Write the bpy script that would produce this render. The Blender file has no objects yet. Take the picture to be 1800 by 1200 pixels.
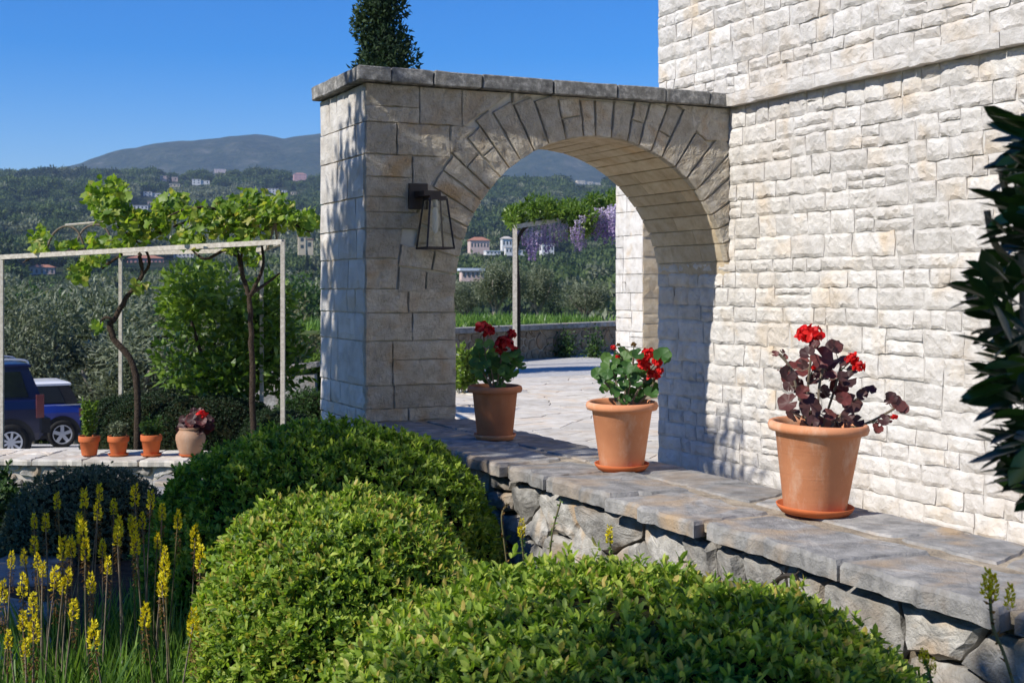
import bpy, bmesh, math, random
import numpy as np
from mathutils import Vector, Matrix, noise as mnoise

# ------------------------------------------------------------------ camera, sky, sun
SC = bpy.context.scene
COL = SC.collection
CAMZ = 1.75
F, CX, CY = 2300.0, 900.0, 507.0          # lens in photo pixels, principal column, horizon row
ALPHA = math.atan(1090.0 / 2300.0)
CA, SA = math.cos(ALPHA), math.sin(ALPHA)

cam_d = bpy.data.cameras.new('camera')
cam_d.sensor_width = 36.0
cam_d.lens = 36.0 * F / 1800.0
cam_d.shift_y = -(600 - CY) / 1800.0
cam_d.clip_start = 0.05
cam_d.clip_end = 30000
cam_d.dof.use_dof = True
cam_d.dof.focus_distance = 7.0
cam_d.dof.aperture_fstop = 9.0
cam = bpy.data.objects.new('camera', cam_d)
cam.location = (0, 0, CAMZ)
cam.rotation_euler = (math.radians(90), 0, -ALPHA)
COL.objects.link(cam)
SC.camera = cam

SUN_EL = math.radians(41)
SUN_AZ = math.radians(9.0)               # the sun stands in the plane of the arch, over the garden
sun_dir = Vector((-math.cos(SUN_EL) * math.cos(SUN_AZ), -math.cos(SUN_EL) * math.sin(SUN_AZ), math.sin(SUN_EL)))
world = bpy.data.worlds.new('World')
SC.world = world
world.use_nodes = True
wn = world.node_tree.nodes
wl = world.node_tree.links
sky = wn.new('ShaderNodeTexSky')
sky.sky_type = 'NISHITA'
sky.sun_disc = False
sky.sun_elevation = SUN_EL
sky.sun_rotation = math.atan2(sun_dir.x, sun_dir.y)
sky.altitude = 300
sky.air_density = 1.0
sky.dust_density = 0.1
sky.ozone_density = 4.0
wn['Background'].inputs[1].default_value = 0.108
hs = wn.new('ShaderNodeHueSaturation')
hs.inputs['Saturation'].default_value = 1.62
hs.inputs['Hue'].default_value = .517
wl.new(sky.outputs[0], hs.inputs['Color'])
wl.new(hs.outputs[0], wn['Background'].inputs[0])
sun_d = bpy.data.lights.new('sun', 'SUN')
sun_d.energy = 4.3
sun_d.angle = math.radians(0.53)
sun_d.color = (1.0, 0.955, 0.88)
sun = bpy.data.objects.new('sun', sun_d)
sun.rotation_euler = sun_dir.to_track_quat('Z', 'Y').to_euler()
sun.location = (-20, 0, 30)
COL.objects.link(sun)
SC.view_settings.view_transform = 'Standard'
SC.view_settings.look = 'None'
SC.view_settings.gamma = 1.0
SC.view_settings.exposure = 0.52
SC.cycles.use_denoising = True
SC.cycles.max_bounces = 7
SC.cycles.diffuse_bounces = 4
SC.cycles.glossy_bounces = 2
SC.cycles.transmission_bounces = 4
SC.cycles.transparent_max_bounces = 8
SC.cycles.volume_bounces = 0

# ------------------------------------------------------------------ helpers
def W(xc, Z, z=0.0):
    return Vector((xc * CA + Z * SA, -xc * SA + Z * CA, z))
def px(u, v, Z):
    return W((u - CX) / F * Z, Z, CAMZ + (CY - v) / F * Z)
def on_y(u, v, y0):
    a = (u - CX) / F
    return px(u, v, y0 / (CA - a * SA))
def on_x(u, v, x0):
    a = (u - CX) / F
    return px(u, v, x0 / (a * CA + SA))
def on_z(u, v, z0):
    return px(u, v, (CAMZ - z0) * F / (v - CY))
def cam_xy(p):
    return (p[0] * CA - p[1] * SA, p[0] * SA + p[1] * CA)
def to_px(p):
    xc, Z = cam_xy(p)
    if Z < 0.1: return None
    return (CX + F * xc / Z, CY - F * (p[2] - CAMZ) / Z)

ORG = {}
def tag(o, label=None, cat=None, group=None, kind=None):
    if label: o['label'] = label
    if cat: o['category'] = cat
    if group: o['group'] = group
    if kind: o['kind'] = kind
    return o
def thing(name, loc, label, cat, group=None):
    o = bpy.data.objects.new(name, None)
    o.empty_display_size = 0.1
    o.location = loc
    COL.objects.link(o)
    ORG[o] = Vector(loc)
    return tag(o, label, cat, group)
def mesh(name, V, Fc, var=None, smooth=False):
    me = bpy.data.meshes.new(name)
    me.from_pydata(V.tolist() if isinstance(V, np.ndarray) else V, [], Fc.tolist() if isinstance(Fc, np.ndarray) else Fc)
    if var is not None:
        at = me.attributes.new('var', 'FLOAT', 'FACE')
        at.data.foreach_set('value', np.asarray(var, dtype=np.float32))
    if smooth:
        me.polygons.foreach_set('use_smooth', [True] * len(me.polygons))
    me.update()
    return me
def obj(name, V, Fc, mat, parent=None, var=None, smooth=False, origin=None):
    """link one mesh given in world coordinates; the origin goes to its centre"""
    V = np.asarray(V, dtype=float)
    c = Vector((V.min(0) + V.max(0)) / 2) if origin is None else Vector(origin)
    me = mesh(name, V - np.array(c), Fc, var, smooth)
    if mat: me.materials.append(mat)
    o = bpy.data.objects.new(name, me)
    COL.objects.link(o)
    ORG[o] = c
    if parent:
        o.parent = parent
        o.location = c - ORG[parent]
    else:
        o.location = c
    return o
def inst(name, me, parent, M):
    """a further object that shares mesh data, M is its world matrix"""
    o = bpy.data.objects.new(name, me)
    COL.objects.link(o)
    o.parent = parent
    o.matrix_basis = Matrix.Translation(-ORG[parent]) @ M
    ORG[o] = M.to_translation()
    return o
def copy_tree(o, parent=None):
    c = o.copy(); COL.objects.link(c); c.parent = parent
    for ch in list(o.children): copy_tree(ch, c)
    return c
def join(parts):
    V, Fc, n = [], [], 0
    for v, f in parts:
        v = np.asarray(v, dtype=float)
        V.append(v); Fc += [[i + n for i in q] for q in f]; n += len(v)
    return np.vstack(V), Fc
def box(x0, x1, y0, y1, z0, z1):
    V = [(x0,y0,z0),(x1,y0,z0),(x1,y1,z0),(x0,y1,z0),(x0,y0,z1),(x1,y0,z1),(x1,y1,z1),(x0,y1,z1)]
    return V, [(0,3,2,1),(4,5,6,7),(0,1,5,4),(1,2,6,5),(2,3,7,6),(3,0,4,7)]
def obox(c, ax, ay, az, hx, hy, hz):
    """box with axes"""
    c, ax, ay, az = Vector(c), Vector(ax), Vector(ay), Vector(az)
    V = [c + ax*(sx*hx) + ay*(sy*hy) + az*(sz*hz) for sz in (-1,1) for sx, sy in ((-1,-1),(1,-1),(1,1),(-1,1))]
    return [tuple(v) for v in V], [(0,3,2,1),(4,5,6,7),(0,1,5,4),(1,2,6,5),(2,3,7,6),(3,0,4,7)]
def beam(a, b, w, h=None):
    a, b = Vector(a), Vector(b); h = h or w
    d = (b - a); L = d.length; d.normalize()
    up = Vector((0,0,1)) if abs(d.z) < .9 else Vector((CA,-SA,0))
    s = d.cross(up).normalized(); u = s.cross(d)
    return obox((a+b)/2, d, s, u, L/2, w/2, h/2)
def tube(pts, rad, n=8, cap=True):
    pts = [Vector(p) for p in pts]
    if not hasattr(rad, '__len__'): rad = [rad]*len(pts)
    V, Fc = [], []
    prev = None
    for i, p in enumerate(pts):
        d = (pts[min(i+1, len(pts)-1)] - pts[max(i-1, 0)]).normalized()
        s = prev - d*prev.dot(d) if prev is not None else d.cross(Vector((0.31, 0.2, 1.0)) if abs(d.z) < .9 else Vector((1, .2, 0)))
        if s.length < 1e-6: s = d.orthogonal()
        s.normalize(); prev = s
        t = d.cross(s)
        for k in range(n):
            a = 2*math.pi*k/n
            V.append(tuple(p + (s*math.cos(a) + t*math.sin(a))*rad[i]))
    for i in range(len(pts)-1):
        for k in range(n):
            Fc.append((i*n+k, i*n+(k+1)%n, (i+1)*n+(k+1)%n, (i+1)*n+k))
    if cap:
        Fc.append(tuple(range(n))[::-1]); Fc.append(tuple((len(pts)-1)*n+k for k in range(n)))
    return V, Fc
def lathe(prof, c, n=32, M=None):
    """prof: (r, z) rows"""
    V, Fc = [], []
    for r, z in prof:
        for k in range(n):
            a = 2*math.pi*k/n
            V.append((r*math.cos(a), r*math.sin(a), z))
    for i in range(len(prof)-1):
        for k in range(n):
            Fc.append((i*n+k, i*n+(k+1)%n, (i+1)*n+(k+1)%n, (i+1)*n+k))
    V = [Vector(v) for v in V]
    if M is not None: V = [M @ v for v in V]
    c = Vector(c)
    return [tuple(v + c) for v in V], Fc
def bez(pts, n=12):
    """smooth polyline (Catmull-Rom) through pts"""
    P = [Vector(p) for p in pts]
    out = []
    for i in range(len(P)-1):
        p0, p1, p2, p3 = P[max(i-1,0)], P[i], P[i+1], P[min(i+2, len(P)-1)]
        for k in range(n):
            t = k/n
            out.append(0.5*((2*p1) + (p2-p0)*t + (2*p0-5*p1+4*p2-p3)*t*t + (3*p1-p0-3*p2+p3)*t**3))
    out.append(P[-1])
    return out
def smooth01(a, b, x):
    t = min(1.0, max(0.0, (x-a)/(b-a))); return t*t*(3-2*t)

# ------------------------------------------------------------------ materials
class NT:
    def __init__(s, name):
        s.m = bpy.data.materials.new(name); s.m.use_nodes = True
        s.n = s.m.node_tree.nodes; s.l = s.m.node_tree.links
        s.bsdf = s.n['Principled BSDF']; s.out = s.n['Material Output']
    def new(s, t, **kw):
        nd = s.n.new(t)
        for k, v in kw.items(): setattr(nd, k, v)
        return nd
    def link(s, a, b): s.l.new(a, b)
    def pos(s): return s.new('ShaderNodeNewGeometry').outputs['Position']
    def noise(s, scale, detail=5, rough=.55, vec=None, dist=0.0):
        nd = s.new('ShaderNodeTexNoise')
        nd.inputs['Scale'].default_value = scale; nd.inputs['Detail'].default_value = detail
        nd.inputs['Roughness'].default_value = rough; nd.inputs['Distortion'].default_value = dist
        s.link(vec if vec is not None else s.pos(), nd.inputs['Vector'])
        return nd.outputs['Fac']
    def ramp(s, fac, stops):
        nd = s.new('ShaderNodeValToRGB'); cr = nd.color_ramp
        while len(cr.elements) < len(stops): cr.elements.new(.5)
        for e, (p, c) in zip(cr.elements, stops):
            e.position = p; e.color = (*c, 1) if len(c) == 3 else c
        s.link(fac, nd.inputs[0]); return nd.outputs[0]
    def mix(s, fac, a, b, mode='MIX'):
        nd = s.new('ShaderNodeMix', data_type='RGBA', blend_type=mode)
        for sock, v in ((nd.inputs[0], fac), (nd.inputs[6], a), (nd.inputs[7], b)):
            if isinstance(v, (int, float)): sock.default_value = v
            elif isinstance(v, tuple): sock.default_value = (*v, 1) if len(v) == 3 else v
            else: s.link(v, sock)
        return nd.outputs[2]
    def math(s, op, a, b=0.0):
        nd = s.new('ShaderNodeMath', operation=op)
        for sock, v in ((nd.inputs[0], a), (nd.inputs[1], b)):
            if isinstance(v, (int, float)): sock.default_value = v
            else: s.link(v, sock)
        return nd.outputs[0]
    def scaled(s, sx, sy, sz):
        nd = s.new('ShaderNodeMapping'); nd.inputs['Scale'].default_value = (sx, sy, sz)
        s.link(s.pos(), nd.inputs['Vector']); return nd.outputs[0]
    def bump(s, h, strength=.4, dist=.01):
        nd = s.new('ShaderNodeBump'); nd.inputs['Strength'].default_value = strength
        nd.inputs['Distance'].default_value = dist
        s.link(h, nd.inputs['Height']); s.link(nd.outputs[0], s.bsdf.inputs['Normal']); return nd
    def base(s, c, rough=.8, spec=.3, metal=0.0):
        if isinstance(c, tuple): s.bsdf.inputs['Base Color'].default_value = (*c, 1)
        else: s.link(c, s.bsdf.inputs['Base Color'])
        s.bsdf.inputs['Roughness'].default_value = rough
        s.bsdf.inputs['Specular IOR Level'].default_value = spec
        s.bsdf.inputs['Metallic'].default_value = metal
        return s.m

def stone_mat(name, dark, mid, light, stain, stain_amt=.5, tint=.25, bump=.5, scale=1.0, bscale=1.0, aniso=None, bd=.016):
    t = NT(name)
    v = t.scaled(*aniso) if aniso else None
    c = t.ramp(t.noise(7*scale, 6, .62), [(.28, dark), (.5, mid), (.72, light)])
    rnd = t.new('ShaderNodeObjectInfo').outputs['Random']
    st = t.ramp(t.noise(2.6*scale, 3, .5, dist=.6), [(.5, (0,0,0)), (.72, (1,1,1))])
    c = t.mix(t.math('MULTIPLY', st, t.math('MULTIPLY', t.math('ADD', rnd, .25), stain_amt)), c, stain)
    k = t.math('ADD', t.math('MULTIPLY', rnd, tint), 1 - tint*.6)
    kc = t.new('ShaderNodeCombineColor')
    for i in range(3): t.link(k, kc.inputs[i])
    c = t.mix(1.0, c, kc.outputs[0], 'MULTIPLY')
    h = t.math('ADD', t.noise(38*bscale, 7, .68, v), t.math('MULTIPLY', t.noise(150*bscale, 4, .6, v), .45))
    t.bump(h, bump, bd)
    return t.base(c, .88, .2)
def plain(name, c1, c2, scale=8, rough=.7, spec=.3, bump=.15, bscale=60, metal=0.0, dist=.005):
    t = NT(name)
    c = t.ramp(t.noise(scale, 5, .6), [(.3, c1), (.7, c2)])
    if bump: t.bump(t.noise(bscale, 5, .6), bump, dist)
    return t.base(c, rough, spec, metal)
def leaf_mat(name, stops, trans=.35, rough=.45, spec=.35, tcol=None, per_object=False, shift=0.12):
    t = NT(name)
    if per_object:
        f = t.new('ShaderNodeObjectInfo').outputs['Random']
    else:
        a = t.new('ShaderNodeAttribute'); a.attribute_name = 'var'
        f = a.outputs['Fac']
    f = t.math('ADD', f, t.math('MULTIPLY', t.math('SUBTRACT', t.noise(3.0, 2, .5), .5), shift*2))
    c = t.ramp(f, stops)
    t.base(c, rough, spec)
    tr = t.new('ShaderNodeBsdfTranslucent')
    tc = t.mix(1.0, c, tcol or (1.25, 1.35, .55), 'MULTIPLY')
    t.link(tc, tr.inputs[0])
    mx = t.new('ShaderNodeMixShader'); mx.inputs[0].default_value = trans
    t.link(t.bsdf.outputs[0], mx.inputs[1]); t.link(tr.outputs[0], mx.inputs[2])
    t.link(mx.outputs[0], t.out.inputs[0])
    return t.m

M = {}
M['wall'] = stone_mat('white_limestone', (.43,.40,.355), (.58,.55,.505), (.65,.625,.585), (.55,.43,.29), .65, .18, .7)
M['arch'] = stone_mat('tooled_limestone', (.46,.38,.275), (.66,.585,.465), (.76,.70,.60), (.60,.42,.24), .85, .26, 1.0, 1.6, 1.0, None, .05)
M['soffit'] = stone_mat('bounce_warm_limestone', (.44,.34,.22), (.58,.475,.325), (.66,.565,.42), (.52,.35,.18), .6, .25, .7, 1.2)  # golden bounce light is mixed into this stone's colour
M['coping'] = stone_mat('weathered_coping', (.10,.098,.092), (.22,.215,.20), (.52,.50,.46), (.30,.27,.22), .4, .2, .9, 2.4)
M['slab'] = stone_mat('grey_flagstone', (.14,.136,.128), (.27,.262,.246), (.42,.40,.37), (.40,.29,.18), 1.0, .34, .8, 1.3, .8)
M['rubble'] = stone_mat('rubble_limestone', (.17,.162,.148), (.34,.325,.295), (.55,.53,.49), (.44,.29,.15), .95, .45, .9, 1.4, .7)
M['brown_stone'] = stone_mat('brown_field_stone', (.13,.095,.062), (.24,.18,.12), (.34,.27,.19), (.34,.20,.10), .7, .35, .6)
M['mortar'] = plain('lime_mortar', (.46,.44,.41), (.55,.53,.50), 14, .95, .1, .5, 90)
M['dark_mortar'] = plain('aged_mortar', (.44,.40,.34), (.62,.57,.49), 9, .95, .1, .5, 80)
M['earth_mortar'] = plain('earthy_bedding', (.20,.165,.12), (.45,.38,.285), 10, .95, .1, .8, 50, 0, .02)
M['dark_earth'] = plain('dark_earth_core', (.06,.05,.038), (.20,.165,.12), 12, .95, .1, .8, 50, 0, .02)
M['paving'] = stone_mat('cream_paving', (.42,.37,.30), (.56,.515,.44), (.66,.62,.55), (.55,.41,.27), .7, .25, .25, .7)
M['gravel'] = plain('pale_gravel', (.34,.33,.31), (.62,.60,.57), 45, .95, .1, .9, 60, 0, .03)
M['soil'] = plain('garden_soil', (.035,.024,.015), (.10,.072,.046), 12, .95, .1, .9, 40, 0, .03)
M['terra'] = None
def terracotta(name, a, b, pale, amt):
    t = NT(name)
    c = t.ramp(t.noise(6, 5, .6), [(.3, a), (.7, b)])
    st = t.ramp(t.noise(9, 6, .7, t.scaled(1, 1, .45)), [(.5, (0,0,0)), (.8, (1,1,1))])
    c = t.mix(t.math('MULTIPLY', st, amt), c, pale)
    t.bump(t.math('ADD', t.noise(120, 4, .6), t.math('MULTIPLY', t.noise(16, 3, .5, t.scaled(.15, .15, 6)), 1.2)), .18, .004)
    return t.base(c, .82, .2)
M['terra'] = terracotta('terracotta', (.52,.205,.095), (.62,.265,.13), (.70,.47,.33), .95)
M['terra_dark'] = terracotta('dark_shaded_terracotta', (.34,.12,.055), (.42,.165,.08), (.46,.27,.18), .4)  # darker clay, with part of the pot's shade put into the colour
M['terra_red'] = terracotta('orange_terracotta', (.47,.115,.035), (.56,.15,.05), (.50,.24,.13), .35)
M['terra_old'] = terracotta('old_clay', (.33,.19,.115), (.42,.26,.165), (.46,.37,.29), .6)
M['black'] = plain('bronze_black_metal', (.016,.010,.010), (.030,.019,.018), 20, .5, .4, .1, 200)
M['white_metal'] = plain('weathered_white_metal', (.34,.30,.235), (.60,.55,.47), 22, .6, .3, .2, 150)
M['bark'] = plain('dark_bark', (.030,.021,.015), (.085,.062,.045), 30, .95, .1, .9, 60, 0, .02)
M['olive_bark'] = plain('olive_bark', (.14,.12,.095), (.30,.265,.215), 12, .95, .1, .9, 40, 0, .03)
M['stem'] = plain('green_stem', (.07,.08,.03), (.16,.13,.06), 30, .7, .2, .1)
M['woody'] = plain('woody_stem', (.10,.075,.05), (.22,.18,.13), 30, .8, .2, .4)
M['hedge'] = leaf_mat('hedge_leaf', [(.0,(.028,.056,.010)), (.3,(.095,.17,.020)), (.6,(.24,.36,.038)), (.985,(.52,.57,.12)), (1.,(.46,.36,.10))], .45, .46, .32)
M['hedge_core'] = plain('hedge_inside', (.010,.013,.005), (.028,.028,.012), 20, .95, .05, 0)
M['dark_hedge'] = leaf_mat('clipped_dark_leaf', [(.0,(.010,.022,.008)), (.6,(.022,.046,.016)), (1.,(.045,.08,.025))], .15, .5, .25)
M['grey_leaf'] = leaf_mat('silvery_leaf', [(.0,(.065,.085,.045)), (.6,(.14,.17,.095)), (1.,(.24,.26,.17))], .2, .7, .2, (1.1,1.1,.7))
M['olive'] = leaf_mat('olive_leaf', [(.0,(.055,.072,.038)), (.55,(.14,.165,.092)), (1.,(.30,.32,.22))], .25, .5, .35, (1.1,1.15,.7))
M['green_tree'] = leaf_mat('broad_leaf', [(.0,(.014,.035,.010)), (.55,(.038,.085,.018)), (1.,(.085,.15,.030))], .28, .5, .3)
M['lime_tree'] = leaf_mat('fresh_leaf', [(.0,(.045,.09,.013)), (.5,(.12,.205,.028)), (1.,(.24,.33,.05))], .4, .4, .4)
M['dry_tree'] = leaf_mat('dusty_leaf', [(.0,(.055,.06,.028)), (.55,(.125,.13,.06)), (1.,(.20,.195,.10))], .25, .6, .25, (1.1,1.1,.6))
M['cypress'] = leaf_mat('cypress_needles', [(.0,(.008,.020,.008)), (.55,(.020,.042,.014)), (1.,(.055,.085,.028))], .1, .7, .2)
M['vine'] = leaf_mat('vine_leaf', [(.0,(.075,.15,.018)), (.5,(.18,.28,.035)), (.85,(.30,.37,.06)), (1.,(.38,.33,.10))], .5, .45, .35, (1.3,1.35,.5), True)
M['vine_small'] = leaf_mat('young_vine_leaf', [(.0,(.075,.15,.018)), (.5,(.18,.28,.035)), (.85,(.32,.39,.06)), (1.,(.40,.36,.10))], .5, .45, .35, (1.3,1.35,.5))
M['laurel'] = leaf_mat('laurel_leaf', [(.0,(.012,.030,.010)), (.7,(.022,.055,.016)), (.9,(.06,.12,.02)), (1.,(.12,.22,.03))], .25, .28, .5, None, True, .0)
M['geranium'] = leaf_mat('geranium_leaf', [(.0,(.030,.085,.022)), (.6,(.06,.14,.03)), (1.,(.11,.20,.045))], .35, .5, .3, None, True, .0)
M['burgundy'] = leaf_mat('burgundy_leaf', [(.0,(.045,.020,.018)), (.55,(.075,.032,.028)), (1.,(.16,.040,.034))], .22, .5, .35, (1.5,.7,.6), True, .0)
M['petal'] = leaf_mat('red_petal', [(.0,(.42,.004,.006)), (.6,(.60,.010,.010)), (1.,(.75,.03,.02))], .3, .5, .2, (1.2,.6,.6))
M['petal_dark'] = leaf_mat('crimson_petal', [(.0,(.20,.003,.006)), (.6,(.34,.006,.010)), (1.,(.5,.02,.03))], .3, .5, .2, (1.2,.6,.6))
M['yellow'] = leaf_mat('yellow_petal', [(.0,(.50,.40,.010)), (.6,(.74,.64,.018)), (1.,(.80,.74,.06))], .35, .55, .2, (1.2,1.1,.5))
M['husk'] = leaf_mat('brown_husk', [(.0,(.085,.045,.02)), (1.,(.25,.15,.05))], .3, .8, .1, (1.2,1,.6))
M['blade'] = leaf_mat('fleshy_blade', [(.0,(.05,.11,.022)), (.6,(.13,.24,.040)), (1.,(.24,.36,.08))], .4, .35, .4)
M['wisteria'] = leaf_mat('wisteria_flower', [(.0,(.28,.19,.36)), (.6,(.48,.39,.54)), (1.,(.68,.61,.71))], .35, .6, .2, (1.1,1,1.2))
M['forest_green'] = leaf_mat('woodland_leaf', [(.0,(.035,.060,.020)), (.55,(.085,.125,.040)), (1.,(.15,.19,.065))], .2, .7, .1)
M['forest_pale'] = leaf_mat('grove_leaf', [(.0,(.075,.09,.05)), (.55,(.17,.19,.11)), (1.,(.28,.29,.19))], .2, .7, .1)
M['forest_dark'] = leaf_mat('evergreen_leaf', [(.0,(.018,.032,.014)), (.55,(.040,.062,.026)), (1.,(.075,.10,.042))], .15, .7, .1)
M['judas'] = leaf_mat('pink_blossom', [(.0,(.20,.05,.12)), (1.,(.36,.12,.24))], .3, .6, .2, (1.1,1,1.1))
t = NT('lantern_glass')
gl = t.new('ShaderNodeBsdfGlossy'); gl.inputs['Roughness'].default_value = .04
tp = t.new('ShaderNodeBsdfTransparent'); tp.inputs[0].default_value = (.86,.88,.86,1)
mx = t.new('ShaderNodeMixShader'); mx.inputs[0].default_value = .05
t.link(tp.outputs[0], mx.inputs[1]); t.link(gl.outputs[0], mx.inputs[2]); t.link(mx.outputs[0], t.out.inputs[0])
M['glass'] = t.m
t = NT('bulb_glass')
tp = t.new('ShaderNodeBsdfTransparent'); tp.inputs[0].default_value = (.9,.9,.88,1)
mx = t.new('ShaderNodeMixShader'); mx.inputs[0].default_value = .45
t.link(tp.outputs[0], mx.inputs[1]); t.base((.8,.8,.77), .1, .5); t.link(t.bsdf.outputs[0], mx.inputs[2]); t.link(mx.outputs[0], t.out.inputs[0])
M['bulb'] = t.m
def car_paint(name, c):
    t = NT(name); t.base(c, .3, .5); t.bsdf.inputs['Coat Weight'].default_value = .35; t.bsdf.inputs['Coat Roughness'].default_value = .05
    return t.m
M['navy'] = car_paint('navy_paint', (.004,.008,.040))
M['blue'] = car_paint('blue_paint', (.012,.032,.24))
M['white_paint'] = car_paint('white_paint', (.72,.72,.72))
M['car_glass'] = NT('dark_car_glass').base((.012,.016,.020), .06, .6)
M['rubber'] = plain('tyre_rubber', (.012,.012,.012), (.022,.022,.022), 30, .85, .2, .2)
M['alloy'] = NT('alloy_rim').base((.62,.63,.65), .35, .5, .6)
M['trim'] = plain('black_trim', (.012,.012,.013), (.022,.022,.023), 30, .6, .3, 0)
M['silver'] = NT('silver_trim').base((.50,.53,.58), .35, .5, .5)
M['lamp_red'] = NT('tail_lamp').base((.16,.05,.05), .15, .6)
M['pane'] = NT('far_window').base((.03,.04,.055), .15, .5)
M['skin'] = plain('lizard_skin', (.022,.018,.013), (.060,.048,.034), 90, .6, .3, .4, 200, 0, .002)
for nm, a, b in (('house_white', (.62,.60,.56), (.72,.70,.66)), ('house_pink', (.50,.24,.20), (.58,.30,.25)), ('house_cream', (.52,.42,.28), (.62,.52,.37)),
                 ('house_rose', (.52,.38,.32), (.60,.46,.40)), ('roof_tile', (.30,.13,.085), (.42,.20,.13)), ('roof_pale', (.46,.40,.34), (.55,.50,.44)), ('roof_blue', (.46,.52,.58), (.58,.63,.68))):
    M[nm] = plain(nm, a, b, .6, .9, .15, 0)

# terrain materials
t = NT('meadow_and_earth')
c = t.ramp(t.noise(.35, 5, .6), [(.35, (.055,.075,.022)), (.55, (.095,.125,.035)), (.75, (.16,.15,.075))])
t.bump(t.noise(12, 5, .6), .6, .05)
M['terrain'] = t.base(c, .95, .1)
t = NT('mountain_scrub')
n1 = t.noise(.012, 8, .62); n2 = t.noise(.05, 6, .65)
c = t.ramp(n1, [(.42, (.014,.028,.010)), (.54, (.032,.048,.020)), (.62, (.08,.082,.052)), (.74, (.22,.21,.17))])
c2 = t.ramp(n2, [(.44, (.016,.028,.010)), (.64, (.095,.09,.06))])
c = t.mix(.42, c, c2)
t.bump(t.noise(.03, 9, .65), .9, 18)
M['mountain'] = t.base(c, .95, .05)
M['parking'] = plain('pale_drive', (.40,.385,.36), (.58,.565,.54), 3, .95, .1, .5, 30, 0, .02)

# ------------------------------------------------------------------ stones
def nz(p, s=1.0, o=0.0):
    return mnoise.noise(Vector((p[0]*s + o, p[1]*s + o*1.7, p[2]*s - o)))
def rock(fmap, u0, u1, v0, v1, proud, relief, rng, step=.045, gap=.006, depth=.05, edge=.35, wob=.006, lip=None):
    """rough-faced block on the surface fmap(u, v, d): a grid whose face is chipped and whose outline wavers"""
    u0 += gap; u1 -= gap; v0 += gap; v1 -= gap
    nx = max(3, min(14, int((u1-u0)/step)+1)); ny = max(3, min(9, int((v1-v0)/step)+1))
    o = rng.uniform(0, 60)
    tilt_u, tilt_v = rng.uniform(-1, 1)*relief*.35, rng.uniform(-1, 1)*relief*.5
    V, idx = [], {}
    for j in range(ny+1):
        for i in range(nx+1):
            fu, fv = i/nx, j/ny
            u, v = u0+(u1-u0)*fu, v0+(v1-v0)*fv
            inner = 0 < i < nx and 0 < j < ny
            if inner:
                u += rng.uniform(-.3, .3)*(u1-u0)/nx; v += rng.uniform(-.3, .3)*(v1-v0)/ny
            else:
                if j in (0, ny): v += mnoise.noise(Vector((u*9+o, v*3, 1)))*wob*1.6
                if i in (0, nx): u += mnoise.noise(Vector((v*9+o, u*3, 7)))*wob*1.6
            e = min(fu, 1-fu, fv*.9, (1-fv)*.9)
            ed = min(1.0, e/.11) if inner else 0.0
            n = mnoise.noise(Vector((u*7+o, v*9, o)))*.6 + mnoise.noise(Vector((u*19, v*24+o, o)))*.45
            n += .5*abs(mnoise.noise(Vector((u*11-o, v*13, 3)))) + rng.uniform(-.22, .22)
            d = proud*(1-edge*(1-ed)) + relief*n*(.25+.75*ed) + tilt_u*(fu-.5)*2 + tilt_v*(fv-.5)*2
            idx[i, j] = len(V); V.append(tuple(fmap(u, v, max(d, proud*.15))))
    Fc = []
    for j in range(ny):
        for i in range(nx):
            a, b, c, d = idx[i,j], idx[i+1,j], idx[i+1,j+1], idx[i,j+1]
            Fc += [(a,b,c),(a,c,d)] if rng.random() < .5 else [(a,b,d),(b,c,d)]
    rim = [(i,0) for i in range(nx)] + [(nx,j) for j in range(ny)] + [(i,ny) for i in range(nx,0,-1)] + [(0,j) for j in range(ny,0,-1)]
    back = []
    for (i, j) in rim:
        fu, fv = i/nx, j/ny
        back.append(len(V)); V.append(tuple(fmap(u0+(u1-u0)*fu, v0+(v1-v0)*fv, -depth)))
    for k in range(len(rim)):
        a, b = idx[rim[k]], idx[rim[(k+1) % len(rim)]]
        Fc.append((a, back[k], back[(k+1) % len(rim)], b))
    return V, Fc
def clip(poly, n, d):
    """keep the side n.p <= d of a convex polygon"""
    out = []
    for i in range(len(poly)):
        a, b = poly[i], poly[(i+1) % len(poly)]
        da, db = n[0]*a[0]+n[1]*a[1]-d, n[0]*b[0]+n[1]*b[1]-d
        if da <= 0: out.append(a)
        if (da < 0) != (db < 0) and abs(da-db) > 1e-12:
            t = da/(da-db); out.append((a[0]+(b[0]-a[0])*t, a[1]+(b[1]-a[1])*t))
    return out
def area(poly):
    return abs(sum(poly[i][0]*poly[(i+1)%len(poly)][1]-poly[(i+1)%len(poly)][0]*poly[i][1] for i in range(len(poly))))/2
def voronoi(seeds, bound, aniso=1.0):
    cells = []
    for i, s in enumerate(seeds):
        P = list(bound)
        for j, q in enumerate(seeds):
            if i == j: continue
            nx_, ny_ = (q[0]-s[0]), (q[1]-s[1])*aniso
            P = clip(P, (nx_, ny_), (nx_*(s[0]+q[0]) + ny_*(s[1]+q[1]))/2)
            if len(P) < 3: break
        if len(P) >= 3 and area(P) > 1e-4: cells.append(P)
    return cells
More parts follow.
